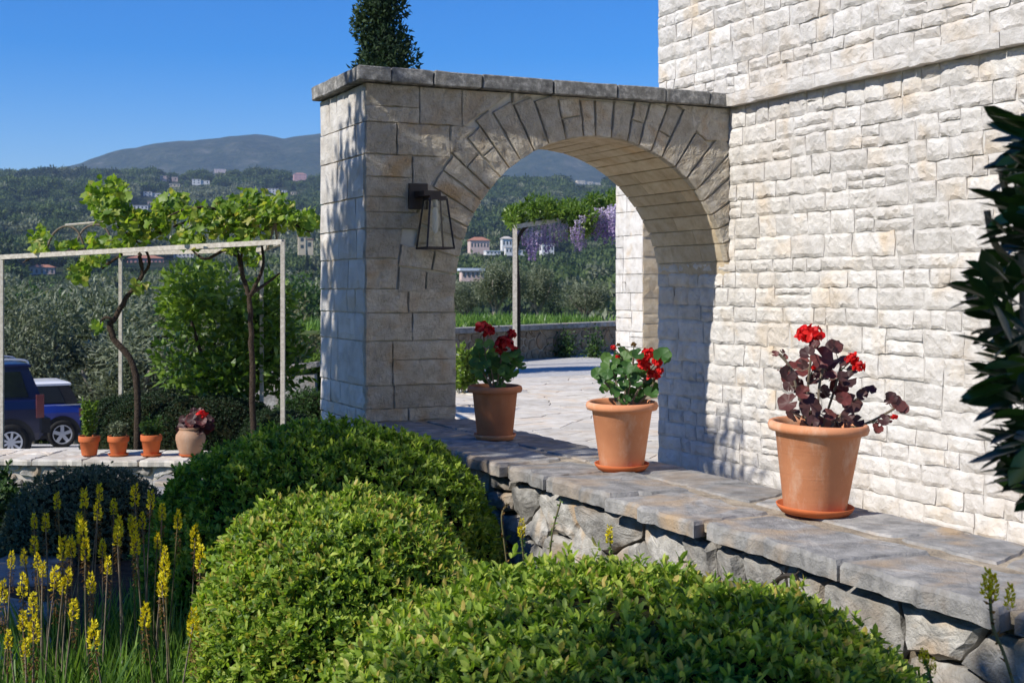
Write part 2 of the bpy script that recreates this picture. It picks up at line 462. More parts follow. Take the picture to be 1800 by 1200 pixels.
def poly_stone(fmap, poly, proud, relief, rng, gap=.008, depth=.05, seg=.05, bev=.012, rings=(.72,.42), wob=.006, roundc=0.0, dome=0.0, tilt=0.0):
    cx = sum(p[0] for p in poly)/len(poly); cy = sum(p[1] for p in poly)/len(poly)
    B = []
    n = len(poly)
    for i in range(n):
        a, b = poly[i], poly[(i+1) % n]
        L = math.hypot(b[0]-a[0], b[1]-a[1]); k = max(1, int(L/seg))
        for q in range(k):
            t = q/k; B.append((a[0]+(b[0]-a[0])*t, a[1]+(b[1]-a[1])*t))
    if roundc:
        for _ in range(3):
            B = [tuple(B[i][k]*(1-roundc) + roundc*.5*(B[i-1][k]+B[(i+1)%len(B)][k]) for k in (0,1)) for i in range(len(B))]
    o = rng.uniform(0, 60)
    def ins(p, dist, sc=1.0):
        dx, dy = cx-p[0], cy-p[1]; L = math.hypot(dx, dy) or 1e-6
        f = min(.9, dist/L)
        x, y = p[0]+dx*f, p[1]+dy*f
        return (cx+(x-cx)*sc, cy+(y-cy)*sc)
    tu, tv = rng.uniform(-tilt, tilt), rng.uniform(-tilt, tilt)
    m = len(B); V = []; Fc = []
    prof = [(gap, 1.0, -depth), (gap, 1.0, proud*.55), (gap+bev, 1.0, proud)] + [(gap+bev, r, proud + dome*(1-r*r)) for r in rings]
    for k, (g, sc, d) in enumerate(prof):
        for i, p in enumerate(B):
            q = ins(p, g + mnoise.noise(Vector((p[0]*11+o, p[1]*11, 2)))*wob*1.5, sc)
            if k >= 3: q = (q[0]+rng.uniform(-.1,.1)*seg, q[1]+rng.uniform(-.1,.1)*seg)
            nn = mnoise.noise(Vector((q[0]*6+o, q[1]*8, o)))*.8 + mnoise.noise(Vector((q[0]*17, q[1]*17+o, o)))*.4 + rng.uniform(-.15,.15)
            V.append(tuple(fmap(q[0], q[1], d + ((tu*(q[0]-cx)+tv*(q[1]-cy)) if k >= 2 else 0) + (relief*nn*(.6 if k == 2 else 1) if k >= 2 else (relief*.5*nn if k == 1 else 0)))))
    for k in range(len(prof)-1):
        for i in range(m):
            a, b = k*m+i, k*m+(i+1) % m
            Fc.append((a, b, b+m)); Fc.append((a, b+m, a+m))
    V.append(tuple(fmap(cx, cy, proud + dome + relief*mnoise.noise(Vector((cx*6+o, cy*8, o))))))
    k = (len(prof)-1)*m
    for i in range(m): Fc.append((k+i, k+(i+1) % m, len(V)-1))
    return V, Fc

# ------------------------------------------------------------------ the stone house
XW = 6.47; Y_END = 10.45; Z_STR = 3.29
rng = random.Random(4)
house = thing('stone_house', (9.0, 7.0, 0), 'white rough limestone house wall with a projecting string course, beside the arch', 'house')
V, Fc = join([box(XW, 13, 1.0, Y_END, -.6, 6.6)])
obj('wall_core', V, Fc, M['mortar'], house)
wmap = lambda u, v, d: (XW - d, u, v)
def coursed(y0, y1, z0, z1, rng, hs=(.10,.19), ws=(.15,.44), lap=True):
    """random coursed masonry as (u0,u1,v0,v1) cells"""
    cells = []; z = z0
    while z < z1 - .03:
        h = rng.uniform(*hs)
        if z + h > z1 - .07: h = z1 - z
        y = y0
        while y < y1 - .02:
            w = rng.uniform(*ws) * (1.15 if h > .14 else .9)
            if y + w > y1 - .12: w = y1 - y
            r = rng.random()
            if r < .13 and h > .13:
                k = rng.uniform(.35, .65); cells += [(y, y+w, z, z+h*k), (y, y+w, z+h*k, z+h)]
            elif r < .20 and h > .15 and w > .26:
                k = rng.uniform(.3, .5); q = rng.uniform(.4, .6)
                cells += [(y, y+w*k, z, z+h*q), (y, y+w*k, z+h*q, z+h), (y+w*k, y+w, z, z+h)]
            else: cells.append((y, y+w, z, z+h))
            y += w
        z += h
    return cells
cells = coursed(4.4, Y_END, 0.0, Z_STR, rng) + coursed(4.4, Y_END, Z_STR+.10, 5.0, rng)
def shown(c):
    p = to_px((XW, (c[0]+c[1])/2, (c[2]+c[3])/2))
    if p is None: return -1
    a = (c[1]-c[0])*(c[3]-c[2])
    return a if (1140 < p[0] < 1840 and -30 < p[1] < 975) else a*.01
cells.sort(key=shown, reverse=True)
rest = []
for i, c in enumerate(cells):
    sag = lambda u, v, d, c=c: (XW - d, u, v + .012*mnoise.noise(Vector((u*1.3, v*2.1, 5))))
    st = rock(sag, *c, proud=.019, relief=.0135, rng=rng, step=.030, gap=.0035, wob=.010, edge=.62)
    if i < 296: obj('stone', st[0], st[1], M['wall'], house)
    else: rest.append(st)
V, Fc = join(rest)
o = obj('stone_facing', V, Fc, M['wall'], house); o['kind'] = 'stuff'
y = 4.4
while y < 9.24:
    L = min(rng.uniform(.75, 1.15), 9.24 - y)
    if 9.24 - y - L < .3: L = 9.24 - y
    cm = lambda u, v, d: (XW - .085 - d, u, v)
    st = rock(cm, y, y+L, Z_STR-.005, Z_STR+.10, proud=.012, relief=.012, rng=rng, step=.06, gap=.003, depth=.10)
    obj('string_course_block', st[0], st[1], M['wall'], house); y += L

# ------------------------------------------------------------------ the archway
YF, YB = 9.30, 10.44
XL, XO = 3.20, 3.92                # outer face, opening side of the free pier
AC = (5.195, 1.71); AR = 1.275
Z_LEDGE = .75
rng = random.Random(11)
arch = thing('stone_archway', (3.56, 9.9, 0), 'freestanding stone archway with flat coping joining the white house wall', 'archway')
# core: pier + spandrels with a round opening
parts = [box(XL+.02, XO-.02, YF+.02, YB-.02, -.6, AC[1])]
arc = [(XL+.02, AC[1]), (AC[0]-AR-.02, AC[1])] + [(AC[0]-(AR+.02)*math.cos(a), AC[1]+(AR+.02)*math.sin(a)) for a in np.linspace(0, math.pi, 41)[1:]]
arc = [(min(x, XW+.012), z) for x, z in arc]
V, Fc = [], []
for x, z in arc:
    V += [(x, YF+.02, z), (x, YF+.02, Z_STR-.002), (x, YB-.02, Z_STR-.002), (x, YB-.02, z)]
for k in range(len(arc)-1):
    for q in range(4): Fc.append((4*k+q, 4*k+(q+1)%4, 4*k+4+(q+1)%4, 4*k+4+q))
Fc += [(0,1,2,3), tuple(4*(len(arc)-1)+q for q in range(4))]
parts.append((V, Fc)); V, Fc = join(parts)
obj('core', V, Fc, M['dark_mortar'], arch)
fmap = lambda u, v, d: (u, YF - d + .008, v)
courses = [.75, .845, 1.02, 1.355, 1.567, 1.746, 1.975, 2.20, 2.438, 2.757, 3.0, Z_STR-.004]
# voussoirs
ang = [0.0]
while ang[-1] < math.pi - .06:
    ang.append(min(math.pi, ang[-1] + rng.uniform(.085, .128)))
    if math.pi - ang[-1] < .07: ang[-1] = math.pi
ext = []
for i in range(len(ang)-1):
    a0, a1 = ang[i]+.004, ang[i+1]-.004
    am = (a0+a1)/2
    L = rng.uniform(.36, .52)
    zc = (Z_STR - .012 - AC[1])/max(.2, math.sin(am))
    Ro = min(AR + L, zc if math.sin(am) > .6 else 9)
    pt = lambda r, a: (AC[0]+r*math.cos(a), AC[1]+r*math.sin(a))
    spl = rng.random() < .24 and Ro-AR > .3
    rr = [AR-.004, AR+(Ro-AR)*rng.uniform(.4,.6), Ro] if spl else [AR-.004, Ro]
    ext.append((a0, a1, Ro))
    for k in range(len(rr)-1):
        P = [pt(rr[k], a0), pt(rr[k+1]-.004, a0+rng.uniform(-.006,.006)), pt(rr[k+1]-.004, a1), pt(rr[k], a1)]
        P = clip(P, (1, 0), XW-.012); P = clip(P, (0, 1), Z_STR-.008)
        if len(P) >= 3 and area(P) > .002:
            st = poly_stone(fmap, P, .018, .013, rng, gap=.003, seg=.032, bev=.006, rings=(.86,.66,.44,.2), wob=.004)
            obj('voussoir', st[0], st[1], M['arch'], arch)
    # soffit stones follow the same beds
    y = YF - .006
    cuts = sorted([YF-.006, YB+.006] + [YF + (YB-YF)*q for q in ([rng.uniform(.3,.7)] if rng.random() < .5 else [rng.uniform(.2,.42), rng.uniform(.55,.8)])])
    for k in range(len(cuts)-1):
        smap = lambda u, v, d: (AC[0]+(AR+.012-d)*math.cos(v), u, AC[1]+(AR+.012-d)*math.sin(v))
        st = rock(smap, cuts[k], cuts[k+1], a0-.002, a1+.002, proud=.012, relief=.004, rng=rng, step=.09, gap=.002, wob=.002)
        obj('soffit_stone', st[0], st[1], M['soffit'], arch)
def ext_r(x, z):
    a = math.atan2(z-AC[1], x-AC[0])
    for a0, a1, Ro in ext:
        if a0-.01 <= a <= a1+.01: return Ro
    return 0
# face stones of pier and spandrels
def face_row(x0, x1, z0, z1, ws):
    x = x0
    while x < x1 - .02:
        w = rng.uniform(*ws)
        if x + w > x1 - .14: w = x1 - x
        h = z1 - z0
        sub = [(z0, z1)]
        if h > .2 and rng.random() < .22:
            k = z0 + h*rng.uniform(.4,.6); sub = [(z0, k), (k, z1)]
        for a, b in sub:
            P = [(x, a), (x+w, a), (x+w, b), (x, b)]
            c = (x+w/2, (a+b)/2)
            keep = True
            if b > AC[1] - .05:
                # cut away what the voussoirs occupy
                for q in [c] + P:
                    r = math.hypot(q[0]-AC[0], q[1]-AC[1])
                n = (c[0]-AC[0], c[1]-AC[1]); L = math.hypot(*n); n = (n[0]/L, n[1]/L)
                R = ext_r(*c) or AR
                corners = [math.hypot(q[0]-AC[0], q[1]-AC[1]) for q in P]
                if min(corners) < R + .004:
                    d = -(n[0]*AC[0]+n[1]*AC[1] + R + .006)
                    P = clip(P, (-n[0], -n[1]), d)
                    # stay outside on both ends
                    if len(P) < 3 or area(P) < .004: keep = False
            if keep:
                st = poly_stone(fmap, P, .018, .015, rng, gap=.003, seg=.034, bev=.006, rings=(.88,.7,.5,.3,.12), wob=.006)
                obj('stone', st[0], st[1], M['arch'], arch)
        x += w
for i in range(len(courses)-1):
    z0, z1 = courses[i], courses[i+1]
    zm = (z0+z1)/2
    if z1 < AC[1] - .1: face_row(XL-.008, XO+.008, z0, z1, (.2,.5))
    else: face_row(XL-.008, XW-.012, z0, z1, (.17,.46) if z1 < 2.5 else (.2,.55))
face_row(XL-.008, XO+.008, .30, .75, (.25,.5))
# sunny outer face and the side of the opening
for (xp, sg) in ((XL, -1), (XO, 1)):
    lm = (lambda u, v, d, xp=xp, sg=sg: (xp + sg*(d-.008), u, v))
    cs = [.0, .32] + courses
    for i in range(len(cs)-1):
        if sg > 0 and cs[i+1] > AC[1]+.04: break
        y = YF + .008
        while y < YB - .02:
            w = rng.uniform(.16, .46)
            if y + w > YB - .12: w = YB - y
            st = rock(lm, y, y+w, cs[i], cs[i+1], proud=.016, relief=.008, rng=rng, step=.055, gap=.005, wob=.004)
            obj('stone', st[0], st[1], M['wall'] if sg < 0 else M['arch'], arch)
            y += w
# coping
def coping(x0, x1, y0, y1):
    hx, hy = (x1-x0)/2, (y1-y0)/2
    bmc = bmesh.new()
    bmesh.ops.create_cube(bmc, size=1.0)
    for v in bmc.verts: v.co = Vector(((x0+x1)/2 + v.co.x*(x1-x0-.008), (y0+y1)/2 + v.co.y*(y1-y0-.008), Z_STR + .058 + v.co.z*.112))
    bmesh.ops.bevel(bmc, geom=bmc.edges[:], offset=.008, segments=1, affect='EDGES')
    bmesh.ops.triangulate(bmc, faces=bmc.faces[:])
    bmesh.ops.subdivide_edges(bmc, edges=[e for e in bmc.edges if e.calc_length() > .09], cuts=2)
    bmesh.ops.triangulate(bmc, faces=bmc.faces[:])
    o_ = rng.uniform(0, 50)
    for v in bmc.verts: v.co += Vector((nz(v.co, 9, o_), nz(v.co, 9, o_+9), nz(v.co, 7, o_+20)))*.008
    bmc.verts.index_update()
    r = [tuple(v.co) for v in bmc.verts], [tuple(v.index for v in f.verts) for f in bmc.faces]
    bmc.free(); return r
y = YF - .08
for L in (.26, .34, .32, .30):
    st = coping(XL-.085, XL+.18, y, min(y+L, YB+.07)); obj('coping_stone', st[0], st[1], M['coping'], arch); y += L
x = XL + .18
for L in (.34, .40, .62, .58, .46, .44, .30, .13):
    x1 = min(x+L, XW-.02)
    st = coping(x, x1, YF-.08, YF+.45); obj('coping_stone', st[0], st[1], M['coping'], arch)
    st = coping(x, x1, YF+.45, YB+.07); obj('coping_stone', st[0], st[1], M['coping'], arch); x = x1

# pier of the far wing, seen through the arch
pier = thing('stone_pier', (11.6, 18.5, 0), 'white limestone pier standing beyond the arch across the terrace', 'pier')
a0 = on_z(1130, 702, 0.0); XP, YP = a0.x, a0.y
YP1 = YP + .85
V, Fc = box(XP+.02, XP+1.6, YP+.02, YP1, -.1, 4.3); obj('core', V, Fc, M['mortar'], pier)
rng = random.Random(21)
for c in coursed(YP, YP1, 0, 4.3, rng, (.2,.42), (.28,.6)):
    st = rock(lambda u, v, d: (XP - d + .01, u, v), *c, proud=.02, relief=.012, rng=rng, step=.12, gap=.006); obj('stone', st[0], st[1], M['wall'], pier)
for c in coursed(XP, XP+1.6, 0, 4.3, rng, (.2,.42), (.28,.6)):
    st = rock(lambda u, v, d: (u, YP - d + .01, v), *c, proud=.02, relief=.014, rng=rng, step=.12, gap=.006); obj('stone', st[0], st[1], M['soffit'], pier)  # shaded face: brown bounce light put into the stone colour

# ------------------------------------------------------------------ terrace wall with the flagstone top
XF, XB = 3.14, 4.02
rng = random.Random(31)
ledge = thing('terrace_wall', (3.6, 5, 0), 'low rubble wall topped with thick grey flagstones where the geraniums stand', 'wall')
V, Fc = box(XF+.10, XB-.02, .6, YF+.01, -.5, Z_LEDGE-.051); obj('core', V, Fc, M['dark_earth'], ledge)
V, Fc = box(XF+.03, XB-.005, .6, YF+.01, Z_LEDGE-.05, Z_LEDGE-.012); obj('bedding', V, Fc, M['earth_mortar'], ledge)
V, Fc = box(XL+.05, XB-.02, YF+.011, YB, -.5, Z_LEDGE-.035); obj('pier_footing', V, Fc, M['earth_mortar'], ledge)
# flagstones: a row of thick edge slabs and a back row, from the picture's joints
front = [.6, 1.35, 2.2, 3.02, 3.80, 4.72, 5.50, 6.18, 6.72, 7.55, 8.4, 9.30]
mids = [.47 + rng.uniform(-.07, .07) for _ in front]
tmap = lambda u, v, d: (u, v, Z_LEDGE - .035 + d)
for i in range(len(front)-1):
    sk0, sk1 = rng.uniform(-.07,.07), rng.uniform(-.07,.07)
    a, b = front[i], front[i+1]
    m0, m1 = XF + mids[i], XF + mids[i+1]
    P = [(XF-.02+rng.uniform(-.02,.02), a+.01), (m0, a+.02+sk0), (m1 if rng.random()<.6 else m1-.06, b-.02), (XF-.02+rng.uniform(-.02,.02), b-.01)]
    st = poly_stone(lambda u, v, d: (u, v, Z_LEDGE - .035 + d), P, .036+rng.uniform(-.006,.008), .010, rng, gap=.010, depth=.034, seg=.055, bev=.014, rings=(.93,.8,.5), wob=.030)
    obj('flagstone', st[0], st[1], M['slab'], ledge)
seeds = []
y = .7
while y < 9.3:
    seeds.append((XB-.2+rng.uniform(-.16,.16), y)); y += rng.uniform(.36,.62)
for P in voronoi(seeds, [(XF+.50,.6), (XB,.6), (XB,9.29), (XF+.50,9.29)]):
    st = poly_stone(tmap, P, .033, .004, rng, gap=.012, depth=.04, seg=.08, bev=.010, rings=(.8,.5), wob=.016, roundc=.12)
    obj('flagstone', st[0], st[1], M['slab'], ledge)
# rubble face
seeds = []
y = 1.0
while y < 9.2:
    for z in (.06, .23, .40, .57):
        if rng.random() < .84: seeds.append((y+rng.uniform(-.12,.12)+(.1 if z in (.23,.57) else 0), z+rng.uniform(-.05,.05)))
    y += rng.uniform(.20,.40)
rmap = lambda u, v, d: (XF + .10 - d, u, v)
for P in voronoi(seeds, [(1.0,-.1), (9.28,-.1), (9.28,.66), (1.0,.66)], 1.7):
    st = poly_stone(rmap, P, .06, .014, rng, gap=.014, depth=.03, seg=.045, bev=.024, rings=(.7,.4), wob=.020, roundc=.10, dome=.008, tilt=.22)
    obj('rubble_stone', st[0], st[1], M['rubble'], ledge)

# ------------------------------------------------------------------ ground: garden, terrace, drive, hills
def interp(x, tab):
    if x <= tab[0][0]: return tab[0][1]
    for (x0, y0), (x1, y1) in zip(tab, tab[1:]):
        if x <= x1: return y0 + (y1-y0)*(x-x0)/(x1-x0)
    return tab[-1][1]
LEFT = [(0,0),(7,0),(10,-.2),(15.6,-.72),(18,-.80),(21,-1.42),(25,-1.52),(28,-1.67),(34,-2.3),(45,-5),(80,-9),(150,-14),(300,-11),(500,2),(800,27),(1200,72),(1600,122),(2000,146),(2500,166),(2900,195),(3300,270),(4200,1),(5200,1),(6600,1)]
def mount(a):
    return interp(a, [(-.8,.055),(-.5,.070),(-.36,.088),(-.33,.094),(-.27,.110),(-.235,.1125),(-.19,.1165),(-.174,.1135),(-.15,.118),(-.05,.122),(.08,.128),(.3,.12),(.8,.10)])
def far_h(a, Z):
    if Z < 3300: h = interp(Z, LEFT)
    else:
        top = mount(a)*4200 + CAMZ
        h = 270 + (top-270)*smooth01(3300, 4200, Z) if Z < 4200 else top - (Z-4200)*.08
    if Z > 120:
        p = Vector((a*Z/260., Z/260., 0))
        k = smooth01(120, 1200, Z)
        h += k*(mnoise.fractal(p, 1.0, 2.0, 5)*(16 if Z < 2600 else 24 if Z < 4000 else 10))
        # the wooded shoulder above the left part of the valley
        h += 16*math.exp(-((Z-1500)/380.)**2)*smooth01(-.24, -.40, a)
        if Z > 2600: h += mnoise.fractal(Vector((a*14, Z/600., 3)), .9, 2.1, 6)*26*smooth01(2600, 3300, Z)*(1-.75*smooth01(3900, 4200, Z))
    return h
def ground_h(p):
    xc, Z = cam_xy(p)
    h = interp(Z, LEFT[:13])
    if Z > 4:
        a = xc/Z
        if p[1] < YB: m = smooth01(3.25, 3.5, p[0])
        else: m = smooth01(-.135, -.115, a)
        t_ = smooth01(70, 40, Z)
        h = h*(1-m*t_) + (-.03)*m*t_
    return h
# near ground
N = 120
gx = np.linspace(-42, 42, N); gz = np.concatenate([np.linspace(-6, 40, 90), np.linspace(41, 120, 40)])
V, idx = [], {}
for j, Z in enumerate(gz):
    wdt = 1.0 if Z < 40 else Z/40
    for i, xc in enumerate(gx):
        p = W(xc*wdt, Z); idx[i, j] = len(V)
        V.append((p.x, p.y, ground_h(p) - .02 + .015*nz(p, 1.1)))
Fc = [(idx[i,j], idx[i+1,j], idx[i+1,j+1], idx[i,j+1]) for j in range(len(gz)-1) for i in range(N-1)]
o = obj('ground', V, Fc, M['terrain'], None, smooth=True); tag(o, 'sloping ground of the garden and the olive grove', None, None, 'structure')
# far hills
az = np.linspace(-.72, .62, 190); zz = np.concatenate([np.geomspace(112, 3000, 110), np.geomspace(3060, 6600, 46)])
V, idx = [], {}
for j, Z in enumerate(zz):
    for i, a in enumerate(az):
        p = W(a*Z, Z); idx[i, j] = len(V); V.append((p.x, p.y, far_h(a, Z) - (1.5 if j == 0 else 0)))
nj = len(zz)
FcH = [(idx[i,j], idx[i+1,j], idx[i+1,j+1], idx[i,j+1]) for j in range(nj-1) for i in range(len(az)-1)]
o = obj('hills', V, FcH, M['mountain'], None, smooth=True); tag(o, 'wooded hillside rising to a bare grey mountain ridge', None, None, 'structure')
def hit(u, v):
    a = (u-CX)/F; s = (CY-v)/F
    Z = 120.
    while Z < 4200:
        if far_h(a, Z) >= CAMZ + s*Z: return Z
        Z *= 1.004
    return 2000.
# garden soil
V, Fc = [], []
rngs = random.Random(3)
gs = [(-5.2,2.5),(3.05,-1),(3.05,1),(3.12,9.3),(3.1,10.6),(-2.4,13.5),(-5.5,9)]
nx_ = 60
bmg = bmesh.new()
pts = {}
for j in range(64):
    for i in range(44):
        x = -6 + 9.1*i/43; y = -1 + 15*j/63
        p = Vector((x, y, 0)); pts[i,j] = bmg.verts.new((x, y, ground_h(p) + .012 + .03*nz(p, 2.5) + .015*nz(p, 9)))
for j in range(63):
    for i in range(43): bmg.faces.new((pts[i,j], pts[i+1,j], pts[i+1,j+1], pts[i,j+1]))
bmg.verts.index_update()
V = [tuple(v.co) for v in bmg.verts]; Fc = [tuple(v.index for v in f.verts) for f in bmg.faces]; bmg.free()
o = obj('garden_bed', V, Fc, M['soil'], None, smooth=True); tag(o, 'dark soil bed under the clipped shrubs', None, None, 'structure')
# terrace paving
rng = random.Random(41)
far_edge = on_z(940, 640, 0)
bnd = [(XB-.04, 1.0), (XB+17, 1.0), (XB+17, 34.5), (9.75, 30.2), (XB-.04, 12.3)]
V = [(x, y, -.012) for x, y in bnd]; 
patio = obj('patio', V, [tuple(range(len(bnd)))], M['paving'], None); tag(patio, 'cream stone terrace beyond the arch', None, None, 'structure')
seeds = []
for _ in range(4000):
    if len(seeds) >= 250: break
    u, v = rng.uniform(790, 1300), rng.uniform(652, 830)
    p = on_z(u, v, 0)
    if not (XB < p.x < 14 and 7.5 < p.y < 24): continue
    r = .48
    if all((p.x-q[0])**2 + (p.y-q[1])**2 > r*r for q in seeds): seeds.append((p.x, p.y))
for P in voronoi(seeds, [(XB,7.2),(12.4,7.2),(14.8,25),(9.2,25),(XB,13)]):
    cxm = sum(p[0] for p in P)/len(P); cym = sum(p[1] for p in P)/len(P)
    if area(P) > 1.3: continue
    B = [(p[0]+(cxm-p[0])*.035, p[1]+(cym-p[1])*.035) for p in P]
    n = len(B)
    Vp = [(x, y, -.03) for x, y in B] + [(x, y, .004+rng.uniform(-.002,.002)) for x, y in B]
    obj('paving_stone', Vp, [tuple(range(n, 2*n))] + [(i, (i+1)%n, n+(i+1)%n, n+i) for i in range(n)], M['paving'], patio)
g0 = [on_z(u, v, 0) for u, v in ((640, 676), (1010, 660), (1240, 651), (1240, 618), (900, 622), (640, 634))]
o = obj('gravel_drive', [(p.x, p.y, .006) for p in g0], [(0,1,2,3,4,5)], M['gravel'], None); tag(o, 'pale gravel strip in front of the planted wall', None, None, 'structure')
# lower drive where the cars stand
dp = [W(-24, 21.3), W(-7.2, 21.0), W(-5.0, 23.5), W(-5.4, 33), W(-24, 33)]
V = [(p.x, p.y, interp(cam_xy(p)[1], LEFT) + .035) for p in dp]
nb = 12
V, Fc = [], []
for j in range(nb+1):
    for i in range(nb+1):
        fx, fz = i/nb, j/nb
        p = W(-26 + 21*fx, 20.6 + 12.6*fz); V.append((p.x, p.y, interp(20.6+12.6*fz, LEFT) + .03))
Fc = [(j*(nb+1)+i, j*(nb+1)+i+1, (j+1)*(nb+1)+i+1, (j+1)*(nb+1)+i) for j in range(nb) for i in range(nb)]
o = obj('parking', V, Fc, M['parking'], None); tag(o, 'pale paved parking area below the garden', None, None, 'structure')
# garden path
rng = random.Random(43)
pathroot = None
stones = []
for (u, v, zg, rx, ry) in ((15,1015,-.06,.42,.45),(70,985,-.09,.30,.28),(68,1078,.03,.20,.20),(8,1150,.02,.34,.24),(-60,1080,0,.4,.4),(308,868,-.36,.45,.5),(262,905,-.30,.4,.4),(345,845,-.42,.5,.5),(120,950,-.12,.3,.3)):
    c = on_z(u, v, zg)
    P = [(c.x+rx*math.cos(a)*rng.uniform(.85,1.1), c.y+ry*math.sin(a)*rng.uniform(.85,1.1)) for a in np.linspace(0, 2*math.pi, 7)[:-1]]
    stones.append(poly_stone(lambda q, w, d, zg=zg: (q, w, zg+d), P, .03, .005, rng, gap=.01, depth=.06, seg=.12, wob=.015))
for k, st in enumerate(stones):
    o = obj('path' if k == 0 else 'path_stone', st[0], st[1], M['slab'], pathroot)
    if k == 0: tag(o, 'pale stepping stones of the garden path', None, None, 'structure'); pathroot = o

# ------------------------------------------------------------------ foliage
def unit(A): return A/np.maximum(np.linalg.norm(A, axis=1, keepdims=True), 1e-9)
def leaves(P, D, L, Wd, rs, kind='leaf', curl=.25, face=None):
    """many leaves as one mesh: bases P, directions D, lengths L, widths Wd; returns V, F, face count per leaf"""
    n = len(P); D = unit(D)
    R = rs.normal(size=(n,3)) if face is None else face + rs.normal(size=(n,3))*.35
    S = unit(np.cross(D, R)); U = np.cross(S, D)
    if kind == 'leaf':
        T = [(0,0,0),(.38,.42,.10),(.38,-.42,.10),(.76,.40,.06),(.76,-.40,.06),(1,0,-.02),(.4,0,0),(.78,0,-.03)]
        FT = [(0,2,6),(0,6,1),(6,2,4),(6,4,7),(1,6,7),(1,7,3),(7,4,5),(3,7,5)]
    elif kind == 'blade':
        T = [(0,.5,0),(0,-.5,0),(.5,.42,0),(.5,-.42,0),(1,0,0)]
        FT = [(0,1,3),(0,3,2),(2,3,4)]
    else:
        T = [(0,0,0),(.45,.5,.08),(.45,-.5,.08),(1,0,0)]
        FT = [(0,2,1),(1,2,3)]
    T = np.array(T); k = len(T)
    V = P[:,None,:] + D[:,None,:]*(T[None,:,0,None]*L[:,None,None]) + S[:,None,:]*(T[None,:,1,None]*Wd[:,None,None]) \
        + U[:,None,:]*((T[None,:,2,None]*Wd[:,None,None]) - curl*L[:,None,None]*(T[None,:,0,None]**2))
    FT = np.array(FT)
    Fa = (np.arange(n)[:,None,None]*k + FT[None]).reshape(-1,3)
    return V.reshape(-1,3), Fa, len(FT)
def stack(parts):
    V, Fa, var, n = [], [], [], 0
    for v, f, w in parts:
        V.append(v); Fa.append(f+n); var.append(w); n += len(v)
    return np.vstack(V), np.vstack(Fa), np.concatenate(var)

def dome_points(n, rx, ry, h, pw, rs, bottom=.02):
    """points and normals spread over a clipped, flattened mound"""
    out_p, out_n = [], []
    while len(out_p) < n:
        th = rs.uniform(0, 2*math.pi); ph = math.asin(rs.uniform(bottom, 1))
        c, s = math.cos(ph), math.sin(ph)
        e = 2/pw
        r = c**e
        bump_ = 1 + .06*mnoise.noise(Vector((math.cos(th)*1.6+rx*9, math.sin(th)*1.6, ph*1.5))) + .035*mnoise.noise(Vector((math.cos(th)*4.5, math.sin(th)*4.5+h*7, ph*4)))
        p = (rx*r*math.cos(th)*bump_, ry*r*math.sin(th)*bump_, h*s**e*bump_)
        q = (c**(2-e)*math.cos(th)/rx, c**(2-e)*math.sin(th)/ry, s**(2-e)/h)
        out_p.append(p); out_n.append(q)
    return np.array(out_p), unit(np.array(out_n))
def shrub(name, c, rx, ry, h, dens, leaf, label, cat, mat, seed, pw=2.5, per=6, rot=0.0, core=M['hedge_core'], group=None, upw=.55, thick=.07, light=.0):
    rs = np.random.RandomState(seed)
    root = thing(name, c, label, cat, group)
    A = 2*math.pi*((rx*ry)**.8 + (rx*h)**.8 + (ry*h)**.8)/3
    n = int(A*dens)
    P, Nn = dome_points(n, rx, ry, h, pw, rs)
    P = P - Nn*rs.uniform(0, thick, (n,1)) + Nn*np.where(rs.uniform(0,1,(n,1)) < .05, rs.uniform(.01,.05,(n,1)), 0)*(thick/.07)
    D = unit(Nn*.75 + np.array([0,0,upw]) + rs.normal(size=(n,3))*.3)
    B1 = unit(np.cross(D, rs.normal(size=(n,3)))); B2 = np.cross(D, B1)
    parts = []
    shade = rs.uniform(0, .55, n)
    for k in range(per):
        a = 2*math.pi*k/per + rs.uniform(-.4,.4,n)
        sp = rs.uniform(.5, 1.15, n)[:,None] if k < per-1 else rs.uniform(0,.25,n)[:,None]
        Dk = unit(D + (B1*np.cos(a)[:,None] + B2*np.sin(a)[:,None])*sp)
        L = leaf*rs.uniform(.5,1.4,n); Wd = L*rs.uniform(.36,.5,n)
        v, f, m = leaves(P + D*rs.uniform(-.3,.3,(n,1))*leaf, Dk, L, Wd, rs, 'leaf' if leaf > .02 else 'small', face=D)
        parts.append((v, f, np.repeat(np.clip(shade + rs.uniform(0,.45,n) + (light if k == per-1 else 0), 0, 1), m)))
    V, Fa, var = stack(parts)
    cr, sr = math.cos(rot), math.sin(rot)
    V = np.stack([V[:,0]*cr - V[:,1]*sr, V[:,0]*sr + V[:,1]*cr, V[:,2]], 1) + np.array(c)
    o = obj('foliage', V, Fa, mat, root, var); o['kind'] = 'stuff'
    # dark closed dome added under the leaves so no gaps show through
    nu, nv = 28, 9
    Vc = []
    for j in range(nv+1):
        ph = math.pi/2*j/nv
        for i in range(nu):
            th = 2*math.pi*i/nu; e = 2/pw
            r = math.cos(ph)**e if j < nv else 0.02
            x, y, z = (rx-thick*1.1)*r*math.cos(th), (ry-thick*1.1)*r*math.sin(th), (h-thick*1.1)*math.sin(ph)**e
            Vc.append((c[0]+x*cr-y*sr, c[1]+x*sr+y*cr, c[2]+z))
    Fq = [(j*nu+i, j*nu+(i+1)%nu, (j+1)*nu+(i+1)%nu, (j+1)*nu+i) for j in range(nv) for i in range(nu)]
    obj('inner_dome', Vc, Fq, core, root)
    return root
def at(xc, Z, z=None):
    p = W(xc, Z); p.z = ground_h(p) if z is None else z; return p
shrub('hedge_mound', at(.33, 3.68, 0), 1.03, 1.04, .91, 2800, .031, 'broad clipped hedge mound with a dry pink leaf on top', 'shrub', M['hedge'], 1, light=.45)
